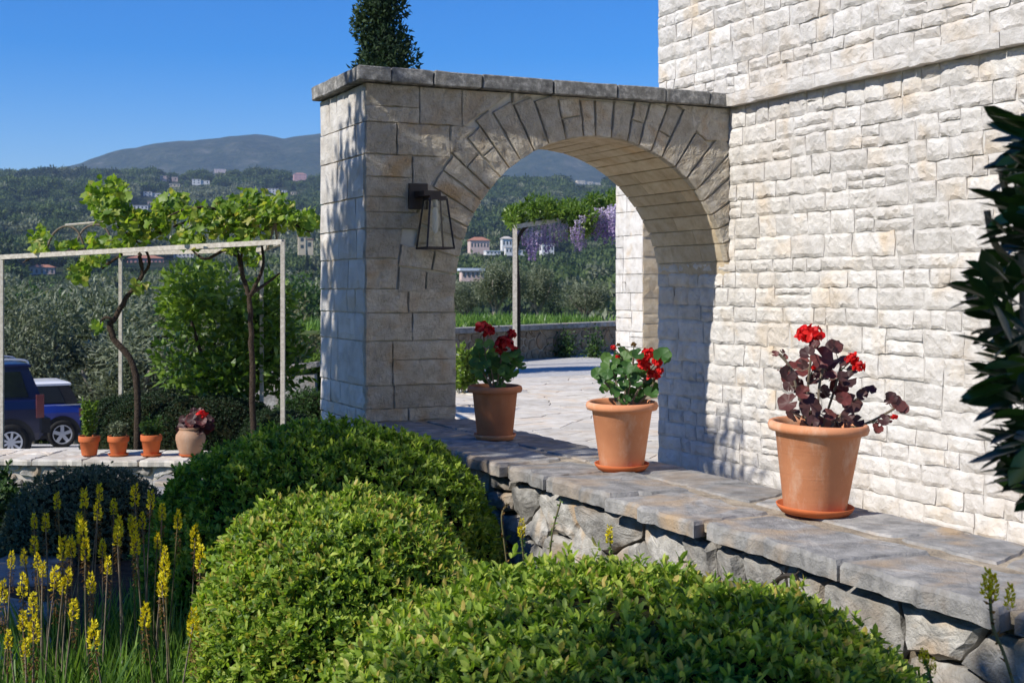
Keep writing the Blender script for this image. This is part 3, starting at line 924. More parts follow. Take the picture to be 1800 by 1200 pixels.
shrub('hedge_mound', at(-.69, 5.30, 0), .62, .68, .90, 3000, .030, 'round clipped hedge mound between the yellow flowers and the rubble wall', 'shrub', M['hedge'], 2, light=.55)
shrub('hedge_mound', at(-1.02, 7.2, 0), 1.02, .86, .985, 2300, .033, 'wide shaded hedge mound at the foot of the arch pier', 'shrub', M['hedge'], 3, light=.1)  # paler tips held back, so some shade sits in the leaf colour
shrub('santolina_bush', at(-3.05, 9.4), .62, .62, .62, 1700, .022, 'low grey-green bush behind the yellow flowers', 'shrub', M['grey_leaf'], 5, pw=2.2, thick=.05)
shrub('leafy_bush', at(-4.15, 9.9), .55, .6, .52, 700, .05, 'dark leafy bush beside the garden path', 'shrub', M['green_tree'], 6, pw=2.0, thick=.12)
shrub('leafy_bush', at(-4.9, 11.2), .7, .6, .65, 600, .05, 'dark leafy bush below the low pot wall', 'shrub', M['green_tree'], 7, pw=2.0, thick=.12)
# clipped dark hedge behind the small pots
hz = 18.6
shrub('dark_hedge', at(-4.75, 18.75, -.95), 1.42, .75, 1.20, 1500, .024, 'dark clipped hedge block behind the row of small pots', 'shrub', M['dark_hedge'], 8, pw=4.0, rot=-ALPHA, thick=.04)
shrub('dark_hedge', at(-3.15, 17.6, -.9), .62, .5, 1.02, 1500, .024, 'small rounded green hedge beside the pergola post', 'shrub', M['dark_hedge'], 9, pw=2.6, rot=-ALPHA, thick=.04, light=.3)
shrub('green_shrub', at(-3.45, 22.6, -1.35), .9, .7, 1.35, 700, .04, 'dense green shrub by the far garden wall', 'shrub', M['green_tree'], 10, pw=2.4, thick=.1)
shrub('lime_shrub', at(-3.66, 24.5, -1.4), .45, .5, 1.9, 700, .05, 'bright yellow-green shrub beside the arch pier', 'shrub', M['lime_tree'], 12, pw=2.2, thick=.1)

# yellow bulbines
rng = random.Random(51)
def spike_mesh(seed):
    rs = np.random.RandomState(seed)
    n = 95
    h = rs.uniform(0, 1, n)
    a = rs.uniform(0, 2*math.pi, n)
    r = .010 + .013*np.sin(np.clip(1-h,0,1)*math.pi*.8)
    P = np.stack([r*.4*np.cos(a), r*.4*np.sin(a), h*.075], 1)
    D = np.stack([np.cos(a), np.sin(a), .5+h*1.2], 1)
    return leaves(P, D, rs.uniform(.010,.017,n), rs.uniform(.006,.010,n), rs, 'small')
def husk_mesh(seed):
    rs = np.random.RandomState(seed); n = 60
    h = rs.uniform(0, 1, n); a = rs.uniform(0, 2*math.pi, n)
    P = np.stack([.004*np.cos(a), .004*np.sin(a), -h*.10], 1)
    D = np.stack([np.cos(a)*.7, np.sin(a)*.7, -.2-h*.6], 1)
    return leaves(P, D, rs.uniform(.012,.020,n)*(1-h*.3), rs.uniform(.003,.005,n), rs, 'small')
SPK, HSK = [], []
for s in range(4):
    v, f, m = spike_mesh(s); me = mesh('flower_spike', v, f, np.random.RandomState(s).uniform(0,1,len(f))); me.materials.append(M['yellow']); SPK.append(me)
    v, f, m = husk_mesh(s); me = mesh('husks', v, f, np.random.RandomState(s).uniform(0,1,len(f))); me.materials.append(M['husk']); HSK.append(me)
heads = [(206,960),(238,975),(208,945),(277,965),(313,930),(343,965),(353,1000),(290,990),(97,1040),(112,1045),(160,1045),(40,1110),(58,1080),(15,1140),(45,1155),
         (100,895),(148,893),(175,880),(172,915),(200,905),(237,890),(265,895),(285,915),(60,930),(80,935),(60,975),(65,1000),(75,1015),(110,985),(125,980),(190,1010),(150,985),(285,1050),(290,1020),(250,930),(230,930),(20,1000),(42,995),(40,1050),(5,1060),(120,1030),(145,955),(180,980),(340,1120),(255,1105),(60,1130),(130,1090),(165,1140),(235,945),(140,935)]
clumps = [(-1.35,5.15),(-1.62,5.45),(-1.85,5.25),(-2.0,5.75),(-1.55,5.95),(-2.25,5.35),(-2.15,6.3),(-1.75,6.5)]
blab = ['nearest the round mound', 'with the brightest tall spikes', 'beside the pale path stone', 'in front of the grey-green bush', 'between bush and round mound', 'at the path edge', 'under the leafy bush', 'behind the tall spikes']
roots = []
bl_lab = ['yellow bulbine clump against the round hedge mound', 'yellow bulbine clump with tall sunlit spikes', 'yellow bulbine clump with low crowded spikes beside the path', 'yellow bulbine clump in front of the grey-green bush', 'yellow bulbine clump in shade between grey-green bush and mound', 'yellow bulbine clump hanging over the stepping stones', 'yellow bulbine clump beside the far path stones', 'yellow bulbine clump nestling under the grey-green bush']
for k, (xc, Z) in enumerate(clumps):
    c = at(xc, Z, 0.0); r = thing('bulbine_plant', c, bl_lab[k], 'flowers', 'yellow bulbines in the bed'); roots.append(r)
    rs = np.random.RandomState(60+k); n = 200
    a = rs.uniform(0, 2*math.pi, n); rad = .26*np.sqrt(rs.uniform(0,1,n))
    P = np.stack([c.x+rad*np.cos(a), c.y+rad*np.sin(a), np.zeros(n)], 1)
    D = np.stack([np.cos(a)*rad*1.6, np.sin(a)*rad*1.6, np.ones(n)], 1) + rs.normal(size=(n,3))*.16
    v, f, m = leaves(P, D, rs.uniform(.16,.34,n), rs.uniform(.010,.017,n), rs, 'blade', .12)
    o = obj('leaves', v, f, M['blade'], r, np.repeat(rs.uniform(0,1,n), m)); o['kind'] = 'stuff'
for (u, v) in heads:
    Zs = 4.9 + (1130-v)/240*1.25 + rng.uniform(-.15,.15)
    top = px(u, v, Zs)
    k = min(range(len(clumps)), key=lambda i: (W(*clumps[i]) - Vector((top.x, top.y, 0))).length)
    b = W(*clumps[k]); foot = Vector((top.x*.75+b.x*.25+rng.uniform(-.05,.05), top.y*.75+b.y*.25+rng.uniform(-.05,.05), 0))
    mid = foot.lerp(top, .5) + Vector((rng.uniform(-.015,.015), rng.uniform(-.015,.015), 0))
    vv, ff = tube(bez([foot, mid, top+Vector((0,0,.05))], 4), [.0042]*5+[.0032]*4, 5)
    stalk = obj('flower_stalk', vv, ff, M['woody'] if rng.random() < .6 else M['stem'], roots[k])
    q = rng.randrange(4); s = rng.uniform(.85, 1.35)
    Mx = Matrix.Translation(top) @ Matrix.Rotation(rng.uniform(0,6), 4, 'Z') @ Matrix.Scale(s, 4)
    inst('flower_spike', SPK[q], stalk, Mx); inst('husks', HSK[q], stalk, Mx)

# ------------------------------------------------------------------ terracotta pots and geraniums
def pot(name, c, R, r0, h, mat, label, group, lip=.04, tilt=(0,0), body=None, cat='pot'):
    root = thing(name, c, label, cat, group)
    Mx = Matrix.Rotation(tilt[0], 3, Vector((CA,-SA,0))) @ Matrix.Rotation(tilt[1], 3, Vector((SA,CA,0)))
    if body is None:
        body = [(0.001,.0),(r0*.96,.0),(r0,.008),(R-.035,h-lip-.006),(R-.028,h-lip),(R-.006,h-lip*.9),(R,h-lip*.5),(R-.005,h-.006),(R-.016,h),(R-.028,h-.006),(R-.036,h-.03),(R-.045,h-.085)]
    rs = random.Random(int(c[1]*100))
    V, Fc = lathe(body, c, 44, Mx)
    obj('body', V, Fc, mat, root, smooth=True)
    zt = body[-1][1] + .012
    V, Fc = lathe([(body[-1][0]+.004, zt), (body[-1][0]*.6, zt+.008), (.001, zt+.012)], c, 24, Mx)
    obj('soil', V, Fc, M['soil'], root, smooth=True)
    return root
def saucer(c, R, mat, label, h=.034, tilt=(0,0)):
    Mx = Matrix.Rotation(tilt[0], 3, Vector((CA,-SA,0))) @ Matrix.Rotation(tilt[1], 3, Vector((SA,CA,0)))
    V, Fc = lathe([(.001,0),(R*.86,0),(R*.97,h*.6),(R,h*.95),(R*.985,h),(R*.95,h*.9),(R*.84,.010),(.001,.008)], c, 40, Mx)
    o = obj('saucer', V, Fc, mat, None, smooth=True); return tag(o, label, 'saucer')
ZT = Z_LEDGE + .004
P3, P2, P1 = on_z(1432, 900, ZT), on_z(1093, 824, ZT), on_z(870, 771, ZT)
T3, T2, T1 = (math.radians(1.3), math.radians(2.2)), (math.radians(1.6), 0), (math.radians(1.0), 0)
for c, R, r0, h, sr, tl, lab, sl in (
        (P3, .222, .137, .395, .172, T3, 'terracotta pot holding the dark burgundy-leaved geranium', 'terracotta saucer under the burgundy geranium pot'),
        (P2, .200, .121, .365, .152, T2, 'sunlit terracotta pot holding the green geranium with bright red flowers', 'terracotta saucer under the sunlit green geranium pot'),
        (P1, .183, .118, .345, .142, T1, 'shaded brown terracotta pot holding the tall crimson geranium', 'terracotta saucer under the shaded crimson geranium pot')):
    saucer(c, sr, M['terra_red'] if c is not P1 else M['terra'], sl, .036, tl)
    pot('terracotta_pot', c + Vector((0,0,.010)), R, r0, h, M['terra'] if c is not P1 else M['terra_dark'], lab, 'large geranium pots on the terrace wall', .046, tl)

def round_leaf(seed, n=22, lobes=7, cup=.22):
    """geranium leaf of unit radius: lobed, cupped disc with a notch at the stalk"""
    r_ = random.Random(seed); V = [(0,0,0)]; Fc = []
    for ring, rr in ((1,.5),(2,1.0)):
        for k in range(n):
            a = -math.pi + .25 + (2*math.pi-.5)*k/(n-1)
            s = rr*(1 + (.10*abs(math.sin(a*lobes/2)) - .05 if ring == 2 else 0) + r_.uniform(-.03,.03))
            z = cup*rr*rr + .10*rr*math.sin(a*3+seed) + (.05*math.sin(a*lobes)+r_.uniform(-.04,.04) if ring == 2 else .03*math.sin(a*lobes))
            V.append((s*math.cos(a), s*math.sin(a), z))
    for k in range(n-1):
        Fc.append((0, 1+k, 2+k)); Fc.append((1+k, 1+n+k, 2+n+k)); Fc.append((1+k, 2+n+k, 2+k))
    return np.array(V), Fc
GL = []
for s in range(5):
    v, f = round_leaf(s, cup=(.15,.3,-.1,.45,.2)[s]); me = mesh('leaf', v, f, None, True); GL.append(me)
def leafset(mat):
    out = []
    for me in GL:
        m2 = me.copy(); m2.materials.append(mat); out.append(m2)
    return out
def bloom(seed, R, mat):
    """a ball of ruffled petals"""
    rs = np.random.RandomState(seed); n = 74
    d = rs.normal(size=(n,3)); d[:,2] = np.abs(d[:,2])*.8 - .15; d = unit(d)
    P = d*R*rs.uniform(.45,.85,(n,1))
    D = unit(np.cross(d, rs.normal(size=(n,3))) + d*.45)
    v, f, m = leaves(P - D*R*.22, D, R*rs.uniform(.5,.75,n), R*rs.uniform(.45,.62,n), rs, 'leaf', .25, face=d)
    me = mesh('flower_head', v, f, np.repeat(rs.uniform(0,1,n), m)); me.materials.append(mat); return me
def geranium(name, base, Z, leaves_px, blooms_px, stems_px, lmat, fmat, label, seed, extra=0, blob=None, bud=()):
    r_ = random.Random(seed)
    root = thing(name, base, label, 'plant', 'geraniums in the pots')
    sets = leafset(lmat)
    def pt(u, v, dz): return px(u, v, Z + dz)
    stems = []
    for st in stems_px:
        pts = [pt(u, v, r_.uniform(-.03,.03)) for u, v in st]
        pts[0] = Vector((base.x + (pts[0].x-base.x)*.6, base.y + (pts[0].y-base.y)*.6, base.z))
        vv, ff = tube(bez(pts, 4), [.009]*2 + [.006]*(len(bez(pts,4))-2), 6)
        obj('stem', vv, ff, M['woody'], root); stems += bez(pts, 4)
    allv = list(leaves_px)
    for _ in range(extra):
        u, v, ru, rv = blob[r_.randrange(len(blob))]
        a, q = r_.uniform(0, 6.28), math.sqrt(r_.random())
        allv.append((u+ru*q*math.cos(a), v+rv*q*math.sin(a), r_.uniform(.7,1.1)*blob[0][2]*.22))
    allv += [(u+r_.uniform(-1.1,1.1)*r, v+r_.uniform(-1,1)*r, r*r_.uniform(.6,.95)) for u, v, r in allv if r_.random() < .7]
    for (u, v, r) in allv:
        dz = r_.uniform(-.13,.13)
        p = pt(u, v, dz); rad = r/F*(Z+dz)*1.28
        near = min(stems, key=lambda s: (s-p).length)
        n = Vector((r_.uniform(-.5,.5), r_.uniform(-.5,.5), .75)) + (Vector((-SA,-CA,0))*r_.uniform(.6,1.7)) + (p-near)*1.2
        Mx = Matrix.Translation(p) @ n.to_track_quat('Z','Y').to_matrix().to_4x4() @ Matrix.Rotation(r_.uniform(0,6.28), 4, 'Z') @ Matrix.Scale(rad, 4)
        lf = inst('leaf', sets[r_.randrange(5)], root, Mx)
        vv, ff = tube([near, near.lerp(p, .6)+Vector((0,0,-.008)), p], [.0028,.002,.0018], 5)
        obj('leaf_stalk', vv, ff, M['stem'] if lmat is M['geranium'] else M['woody'], root)
    for k, (u, v, r) in enumerate(blooms_px):
        dz = r_.uniform(-.08,.0); p = pt(u, v, dz); rad = r/F*(Z+dz)
        me = bloom(seed*7+k, rad*1.2, fmat)
        near = min(stems, key=lambda s: (s-p).length + (.3 if s.z > p.z-.05 else 0))
        inst('flower_head', me, root, Matrix.Translation(p) @ Vector((r_.uniform(-.3,.3), r_.uniform(-.3,.3)-.4, 1)).to_track_quat('Z','Y').to_matrix().to_4x4())
        vv, ff = tube([near, near.lerp(p, .5)+Vector((.004,0,.004)), p], .003, 5); obj('flower_stalk', vv, ff, M['stem'], root)
    for k, (u, v, r) in enumerate(bud):
        p = pt(u, v, 0); me = bloom(seed*9+k, r/F*Z, M['husk'])
        near = min(stems, key=lambda s: (s-p).length + (.3 if s.z > p.z-.05 else 0))
        inst('dried_head', me, root, Matrix.Translation(p))
        vv, ff = tube([near, near.lerp(p, .5), p], .0028, 5); obj('flower_stalk', vv, ff, M['stem'], root)
    return root
def Zof(p): return cam_xy(p)[1]
geranium('geranium_plant', P3+Vector((0,0,.34)), Zof(P3),
    [(1402,650,17),(1445,627,16),(1477,635,15),(1383,660,12),(1385,708,14),(1425,715,16),(1498,708,14),(1467,608,12),(1490,667,12),(1473,683,13),(1528,687,10),(1577,710,13),(1397,677,12),(1433,607,8),(1420,622,11),(1430,667,10),(1460,662,9),(1447,690,10),(1507,740,9),(1395,728,11),(1457,727,10),(1553,738,8),(1543,752,8),(1410,690,10),(1440,650,11),(1455,640,10),(1480,700,9),(1515,695,8),(1565,700,9),(1588,718,8),(1500,650,9),(1412,640,10),(1436,735,10),(1470,740,10),(1490,730,9),(1362,622,5),(1375,618,4),(1380,628,4),(1420,738,9)],
    [(1425,590,21),(1497,633,12),(1508,645,12),(1429,647,5),(1572,733,6)],
    [[(1428,748),(1420,690),(1428,612)],[(1445,748),(1462,700),(1478,645)],[(1425,748),(1402,690),(1392,650),(1370,622)],[(1460,748),(1490,715),(1522,690)],[(1465,750),(1520,745),(1560,725),(1580,712)],[(1440,748),(1440,680),(1450,640)]],
    M['burgundy'], M['petal'], 'geranium with dark burgundy leaves and a few scarlet flowers', 71)
geranium('geranium_plant', P2+Vector((0,0,.31)), Zof(P2),
    [(1050,656,9),(1071,642,12),(1097,632,13),(1072,657,12),(1105,665,12),(1087,667,9),(1069,677,10),(1165,628,13),(1121,623,9),(1144,683,11),(1112,652,11),(1127,682,9),(1057,670,7),(1092,680,8),(1110,692,10),(1100,647,10),(1083,648,10),(1080,690,8),(1096,700,9),(1122,698,9),(1135,668,9),(1118,672,9),(1085,632,8),(1062,662,7),(1105,625,8),(1130,655,9)],
    [(1130,640,13),(1140,624,12),(1154,638,10),(1148,660,11),(1158,652,8),(1078,611,5),(1086,627,4)],
    [[(1090,708),(1085,680),(1075,645)],[(1098,708),(1100,670),(1100,640)],[(1105,708),(1125,680),(1142,650)],[(1100,708),(1110,660),(1114,625)],[(1108,708),(1140,690),(1160,640)],[(1088,708),(1078,690),(1060,668)]],
    M['geranium'], M['petal'], 'green geranium with a bright red flower cluster and dry heads', 72, bud=[(1114,606,6),(1087,606,4)])
cv = lambda L: [(810+x/4.8, 550+y/4.8, r/4.8) for x, y, r in L]
geranium('geranium_plant', P1+Vector((0,0,.29)), Zof(P1),
    cv([(460,345,42),(480,420,42),(440,500,42),(390,370,40),(340,440,42),(260,370,40),(150,390,45),(130,470,45),(200,500,40),(290,500,48),(350,540,42),(240,270,36),(150,320,40),(420,430,42),(300,420,42),(210,430,40),(170,530,38),(400,540,40),(120,420,36),(280,330,34),(230,560,36),(370,480,38),(440,380,36),(150,260,34),(250,450,40),(310,570,38)]),
    cv([(190,150,80),(365,270,78),(430,180,40),(455,310,32),(320,330,34)]),
    [[(x/4.8+810, y/4.8+550) for x, y in s] for s in ([(270,600),(215,430),(195,200)], [(300,600),(330,450),(360,300)], [(290,600),(250,470),(160,380)], [(320,600),(400,480),(460,360)], [(280,600),(210,540),(140,470)])],
    M['geranium'], M['petal_dark'], 'leafy green geranium with two tall crimson flower heads', 73)

# ------------------------------------------------------------------ wall lantern
lc = on_y(733, 346, YF); LX = lc.x
lan = thing('wall_lantern', (LX, YF, 2.35), 'dark bronze wall lantern with clear glass beside the arch opening', 'lantern')
V, Fc = box(LX-.075, LX+.075, YF-.034, YF-.009, 2.350, 2.545); obj('back_plate', V, Fc, M['black'], lan)
V, Fc = join([box(LX-.03, LX+.03, YF-.10, YF-.034, 2.435, 2.485), box(LX-.028, LX+.10, YF-.235, YF-.10, 2.440, 2.480)]); obj('arm', V, Fc, M['black'], lan)
lx, ly = LX+.075, YF-.185
zt_, zb_ = 2.425, 2.052
ht, hb = .066, .108
V, Fc = box(lx-ht, lx+ht, ly-ht, ly+ht, zt_, zt_+.016); obj('top_plate', V, Fc, M['black'], lan)
cn = lambda s, t, z: Vector((lx + s*(ht + (hb-ht)*(zt_-z)/(zt_-zb_)), ly + t*(ht + (hb-ht)*(zt_-z)/(zt_-zb_)), z))
for s, t_ in ((-1,-1),(1,-1),(1,1),(-1,1)):
    V, Fc = beam(cn(s,t_,zt_), cn(s,t_,zb_), .014); obj('frame_post', V, Fc, M['black'], lan)
for z, hw in ((zb_, hb), (zt_-.006, ht)):
    for (a, b) in (((-1,-1),(1,-1)),((1,-1),(1,1)),((1,1),(-1,1)),((-1,1),(-1,-1))):
        V, Fc = beam(cn(*a, z), cn(*b, z), .0155); obj('frame_rail', V, Fc, M['black'], lan)
for (a, b) in (((-1,-1),(1,-1)),((1,-1),(1,1)),((1,1),(-1,1)),((-1,1),(-1,-1))):
    q = [cn(*a, zb_+.008), cn(*b, zb_+.008), cn(*b, zt_-.012), cn(*a, zt_-.012)]
    obj('pane', [tuple(v) for v in q], [(0,1,2,3)], M['glass'], lan)
V, Fc = lathe([(.02,2.425),(.02,2.36),(.001,2.36)], (lx, ly, 0), 14); obj('bulb_holder', V, Fc, M['silver'], lan, smooth=True)
V, Fc = lathe([(.014,2.36),(.022,2.34),(.024,2.20),(.014,2.165),(.001,2.158)], (lx, ly, 0), 14); obj('bulb', V, Fc, M['bulb'], lan, smooth=True)

# ------------------------------------------------------------------ low wall and small pots
rng = random.Random(81)
LWZ = -.33
pa, pb = W(-7.6, 16.1), W(-2.0, 15.7)
dl = (pb-pa).normalized(); nl = Vector((dl.y, -dl.x, 0)); LL = (pb-pa).length      # nl points to the camera side
if nl.dot(W(0,1)) > 0: nl = -nl
low = thing('low_stone_wall', W(-4.8, 16.3, -.8), 'low pale stone wall carrying the row of four small pots', 'wall')
mid = (pa+pb)/2 - nl*.5; mid.z = (LWZ-.06-1.2)/2
V, Fc = obox(mid, dl, nl, (0,0,1), LL/2, .47, (LWZ-.06+1.2)/2); obj('core', V, Fc, M['dark_mortar'], low)
def lwm(u, v, d): p = pa + dl*u + nl*(d-.03); return (p.x, p.y, v)
for P in voronoi([(rng.uniform(0,LL), rng.uniform(-1.0,LWZ-.05)) for _ in range(80)], [(0,-1.05),(LL,-1.05),(LL,LWZ-.07),(0,LWZ-.07)], 2.0):
    st = poly_stone(lwm, P, .04, .02, rng, gap=.014, depth=.03, seg=.06, bev=.02, rings=(.6,), roundc=.2)
    obj('rubble_stone', st[0], st[1], M['rubble'], low)
u = 0
while u < LL-.05:
    L = min(rng.uniform(.5,.9), LL-u)
    for a, b in ((-.06, .46), (.46, 1.0)):
        P = [(u, a), (u+L, a), (u+L, b), (u, b)]
        def tm(q, w, d): p = pa + dl*q - nl*w; return (p.x, p.y, LWZ-.05+d)
        st = poly_stone(tm, P, .05, .012, rng, gap=.010, depth=.02, seg=.06, bev=.014, rings=(.9,.6), wob=.03); obj('capstone', st[0], st[1], M['paving'], low)
    u += L
def sprig_plant(name, base, h, spread, n, leaf, mat, label, seed, upright=True, cat='plant', tips=None, stems=7):
    rs = np.random.RandomState(seed); r = thing(name, base, label, cat)
    parts, sv = [], []
    for s in range(stems):
        a = rs.uniform(0, 6.28); q = spread*math.sqrt(rs.uniform(.05,1))
        top = np.array([base[0]+q*math.cos(a), base[1]+q*math.sin(a), base[2]+h*rs.uniform(.7,1.0)])
        b = np.array([base[0]+q*.25*math.cos(a), base[1]+q*.25*math.sin(a), base[2]])
        sv.append(tube([b, (b+top)/2+rs.normal(size=3)*.01, top], [.004,.003,.002], 5))
        m = n//stems; t_ = rs.uniform(.12,1,m)[:,None]
        P = b + (top-b)*t_ + rs.normal(size=(m,3))*.008
        D = rs.normal(size=(m,3)) + np.array([0,0,.5])
        v, f, k = leaves(P, D, leaf*rs.uniform(.7,1.3,m), leaf*rs.uniform(.35,.6,m), rs, 'small'); parts.append((v, f, np.repeat(rs.uniform(0,1,m), k)))
    V, Fc = join(sv); obj('stems', V, Fc, M['stem'], r)
    V, Fa, var = stack(parts); o = obj('foliage', V, Fa, mat, r, var); o['kind'] = 'stuff'
    return r
Zp = 16.25
small = [(157,803,37,34,'terra_red','small orange pot with a tall leafy herb'),(208,806,37,34,'terra_red','small orange pot with white-flowering lavender'),(266,803,37,36,'terra_red','small orange pot with a low dark green herb')]
SP = []
for (u, v, w, h, mt, lab) in small:
    c = px(u, v, Zp); c.z = LWZ + .006; s = Zp/F
    sz = w*s/2
    if u != 157: saucer(c, sz*.98, M['terra_red'], 'small saucer under the ' + lab.replace('small orange pot with ', '') + ' pot', .03)
    R, hh = sz, h*s
    pot('flower_pot', c + Vector((0,0,.008)), R, R*.70, hh, M[mt], lab, 'small pots on the low wall', body=[(.001,0),(R*.68,0),(R*.70,.006),(R*.88,hh*.68),(R*.97,hh*.70),(R,hh*.74),(R,hh*.97),(R*.97,hh),(R*.88,hh*.99),(R*.84,hh*.86)])
    SP.append(c + Vector((0,0,hh*.86)))
c = px(335, 800, Zp); c.z = LWZ + .006
saucer(c, .145, M['terra_red'], 'small saucer under the round-bellied clay jar', .03)
R = 26*Zp/F
pot('clay_jar', c + Vector((0,0,.01)), R, R*.6, .34, M['terra_old'], 'round-bellied old clay jar with a red-flowered geranium', 'small pots on the low wall',
    body=[(.001,0),(R*.66,0),(R*.68,.008),(R*.88,.10),(R*1.0,.20),(R*.97,.25),(R*.80,.295),(R*.74,.31),(R*.78,.325),(R*.83,.335),(R*.80,.345),(R*.70,.335),(R*.66,.29)], cat='jar')
JP = c + Vector((0,0,.30))
sprig_plant('herb_plant', SP[0], .50, .13, 900, .055, M['lime_tree'], 'tall pale green leafy herb growing in a small pot', 91)
sprig_plant('lavender_plant', SP[1], .22, .15, 700, .040, M['grey_leaf'], 'bushy grey lavender with whitish flower tips in a small pot', 92, stems=16)
sprig_plant('herb_plant', SP[2], .26, .20, 420, .06, M['green_tree'], 'low dark green herb spreading over a small pot', 93)
geranium('geranium_plant', JP, Zof(JP), [(320+rng.uniform(-3,50), rng.uniform(735,755), rng.uniform(5,8)) for _ in range(20)] + [(345,728,6),(352,722,5),(340,722,5)], [(354,730,9)],
    [[(335,757),(340,735),(345,722)],[(336,757),(352,745),(358,732)],[(333,757),(322,745)]], M['burgundy'], M['petal'], 'dark-leaved geranium with one red flower in the clay jar', 74)
# far garden wall behind the pergola
q0, q1 = px(425, 655, 24), px(560, 640, 24)
fw = thing('garden_wall', ((q0.x+q1.x)/2, (q0.y+q1.y)/2, -1.5), 'low garden wall with pale coping behind the pergola', 'wall')
V, Fc = beam(Vector((q0.x,q0.y,(q0.z-1.6)/2-.1)), Vector((q1.x,q1.y,(q1.z-1.6)/2-.1)), .36, q0.z+1.6); obj('core', V, Fc, M['rubble'], fw)
for k in range(4):
    a, b = q0.lerp(q1, k/4+.004), q0.lerp(q1, (k+1)/4-.004)
    V, Fc = beam(a, b, .46, .09); obj('coping_stone', V, Fc, M['slab'], fw)

# ------------------------------------------------------------------ pergola with vines
FR, FL, BL, BR = px(497,425,16.0), px(3,452,17.6), px(212,446,20.0), px(460,439,19.0)
pg = thing('vine_pergola', W(-4.5, 18, -.8), 'thin white metal pergola frame carrying grape vines', 'pergola')
for p in (FR, FL, BL, BR):
    g = ground_h(p) - .05
    V, Fc = beam(Vector((p.x,p.y,g)), p, .05); obj('post', V, Fc, M['white_metal'], pg)
for a, b in ((FR,FL),(BR,BL),(FR,BR),(FL,BL)):
    V, Fc = beam(a, b, .06, .06); obj('top_rail', V, Fc, M['white_metal'], pg)
hoop_pts = []
for (u0, v0, u1, v1, uh, vh, Z) in ((78,452,150,440,115,398,18.6), (130,440,200,438,168,395,19.2), (487,423,470,438,488,372,17)):
    pts = bez([px(u0,v0,Z), px((u0+uh)/2-4,(v0+vh)/2-12,Z), px(uh,vh,Z), px((u1+uh)/2+4,(v1+vh)/2-12,Z), px(u1,v1,Z)], 6)
    V, Fc = tube(pts, .016, 6); obj('hoop', V, Fc, M['woody'], pg, smooth=True)
V, Fc = tube([px(115,396,18.2), px(300,380,18.2), px(490,374,17.2)], .018, 6); obj('ridge_bar', V, Fc, M['white_metal'], pg)
for (u, v0, v1) in ((298,432,388),(488,424,375),(332,430,384)):
    V, Fc = tube([px(u,v0,17.6), px(u+6,v1,17.8)], .014, 6); obj('upright', V, Fc, M['white_metal'], pg)
def vine_leaf(seed):
    r_ = random.Random(seed); V = [(0,0,0)]; n = 15
    for k in range(n):
        a = -math.pi+.35 + (2*math.pi-.7)*k/(n-1)
        s = (.72 + .33*math.cos(a*2.5)**2)*(1.0 if k % 2 else .84) + r_.uniform(-.06,.06)
        V.append((s*math.cos(a)+.25, s*math.sin(a), .18*math.sin(a*2+seed)*s + r_.uniform(-.06,.06)))
    return np.array(V), [(0, k+1, k+2) for k in range(n-1)]
VL = []
for s in range(4):
    v, f = vine_leaf(s); me = mesh('leaf', v, f, None, True); me.materials.append(M['vine']); VL.append(me)
def vine(label, trunk, arms, blobs, Z, n, seed, rad=(.10,.045)):
    r_ = random.Random(seed)
    b = px(*trunk[0], Z); b.z = ground_h(b) - .03
    root = thing('grape_vine', b, label, 'vine', 'grape vines on the pergola')
    pts = bez([b] + [px(u, v, Z) for u, v in trunk[1:]], 6)
    k = len(pts)
    V, Fc = tube([p + Vector((r_.uniform(-.012,.012), r_.uniform(-.012,.012), 0)) for p in pts], [rad[0]*(1-i/k*.5)*r_.uniform(.88,1.12) for i in range(k)], 8); obj('trunk', V, Fc, M['bark'], root, smooth=True)
    for arm in arms:
        pts = bez([px(u, v, Z + r_.uniform(-.3,.3)) for u, v in arm], 5); k = len(pts)
        V, Fc = tube(pts, [rad[1]*(1-i/k*.65)*r_.uniform(.85,1.15) for i in range(k)], 6); obj('branch', V, Fc, M['bark'], root, smooth=True)
    tot = sum(b_[2]*b_[3] for b_ in blobs)
    rs_ = np.random.RandomState(seed); Pn = []
    for (u, v, ru, rv) in blobs:
        for _ in range(max(10, int(900*ru*rv/tot))):
            a, q = r_.uniform(0, 6.28), math.sqrt(r_.random())*1.05
            Pn.append(px(u+ru*q*math.cos(a), v+rv*q*math.sin(a)*1.1, Z + r_.gauss(0, .3)))
    Pn = np.array(Pn); m_n = len(Pn)
    v_, f_, m = leaves(Pn, rs_.normal(size=(m_n,3)), rs_.uniform(.06,.13,m_n), rs_.uniform(.06,.11,m_n), rs_, 'leaf', .2)
    o = obj('foliage', v_, f_, M['vine_small'], root, np.repeat(rs_.uniform(0,1,m_n), m)); o['kind'] = 'stuff'
    for (u, v, ru, rv) in blobs:
        for _ in range(max(6, int(n*ru*rv/tot))):
            a, q = r_.uniform(0, 6.28), math.sqrt(r_.random())
            p = px(u+ru*q*math.cos(a), v+rv*q*math.sin(a), Z + r_.gauss(0, .28))
            nrm = Vector((r_.gauss(-.4,.5), r_.gauss(-.2,.5), r_.uniform(.1,1)))
            s = r_.uniform(.055,.105)
            inst('leaf', VL[r_.randrange(4)], root, Matrix.Translation(p) @ nrm.to_track_quat('Z','Y').to_matrix().to_4x4() @ Matrix.Rotation(r_.uniform(0,6.28), 4, 'Z') @ Matrix.Scale(s, 4))
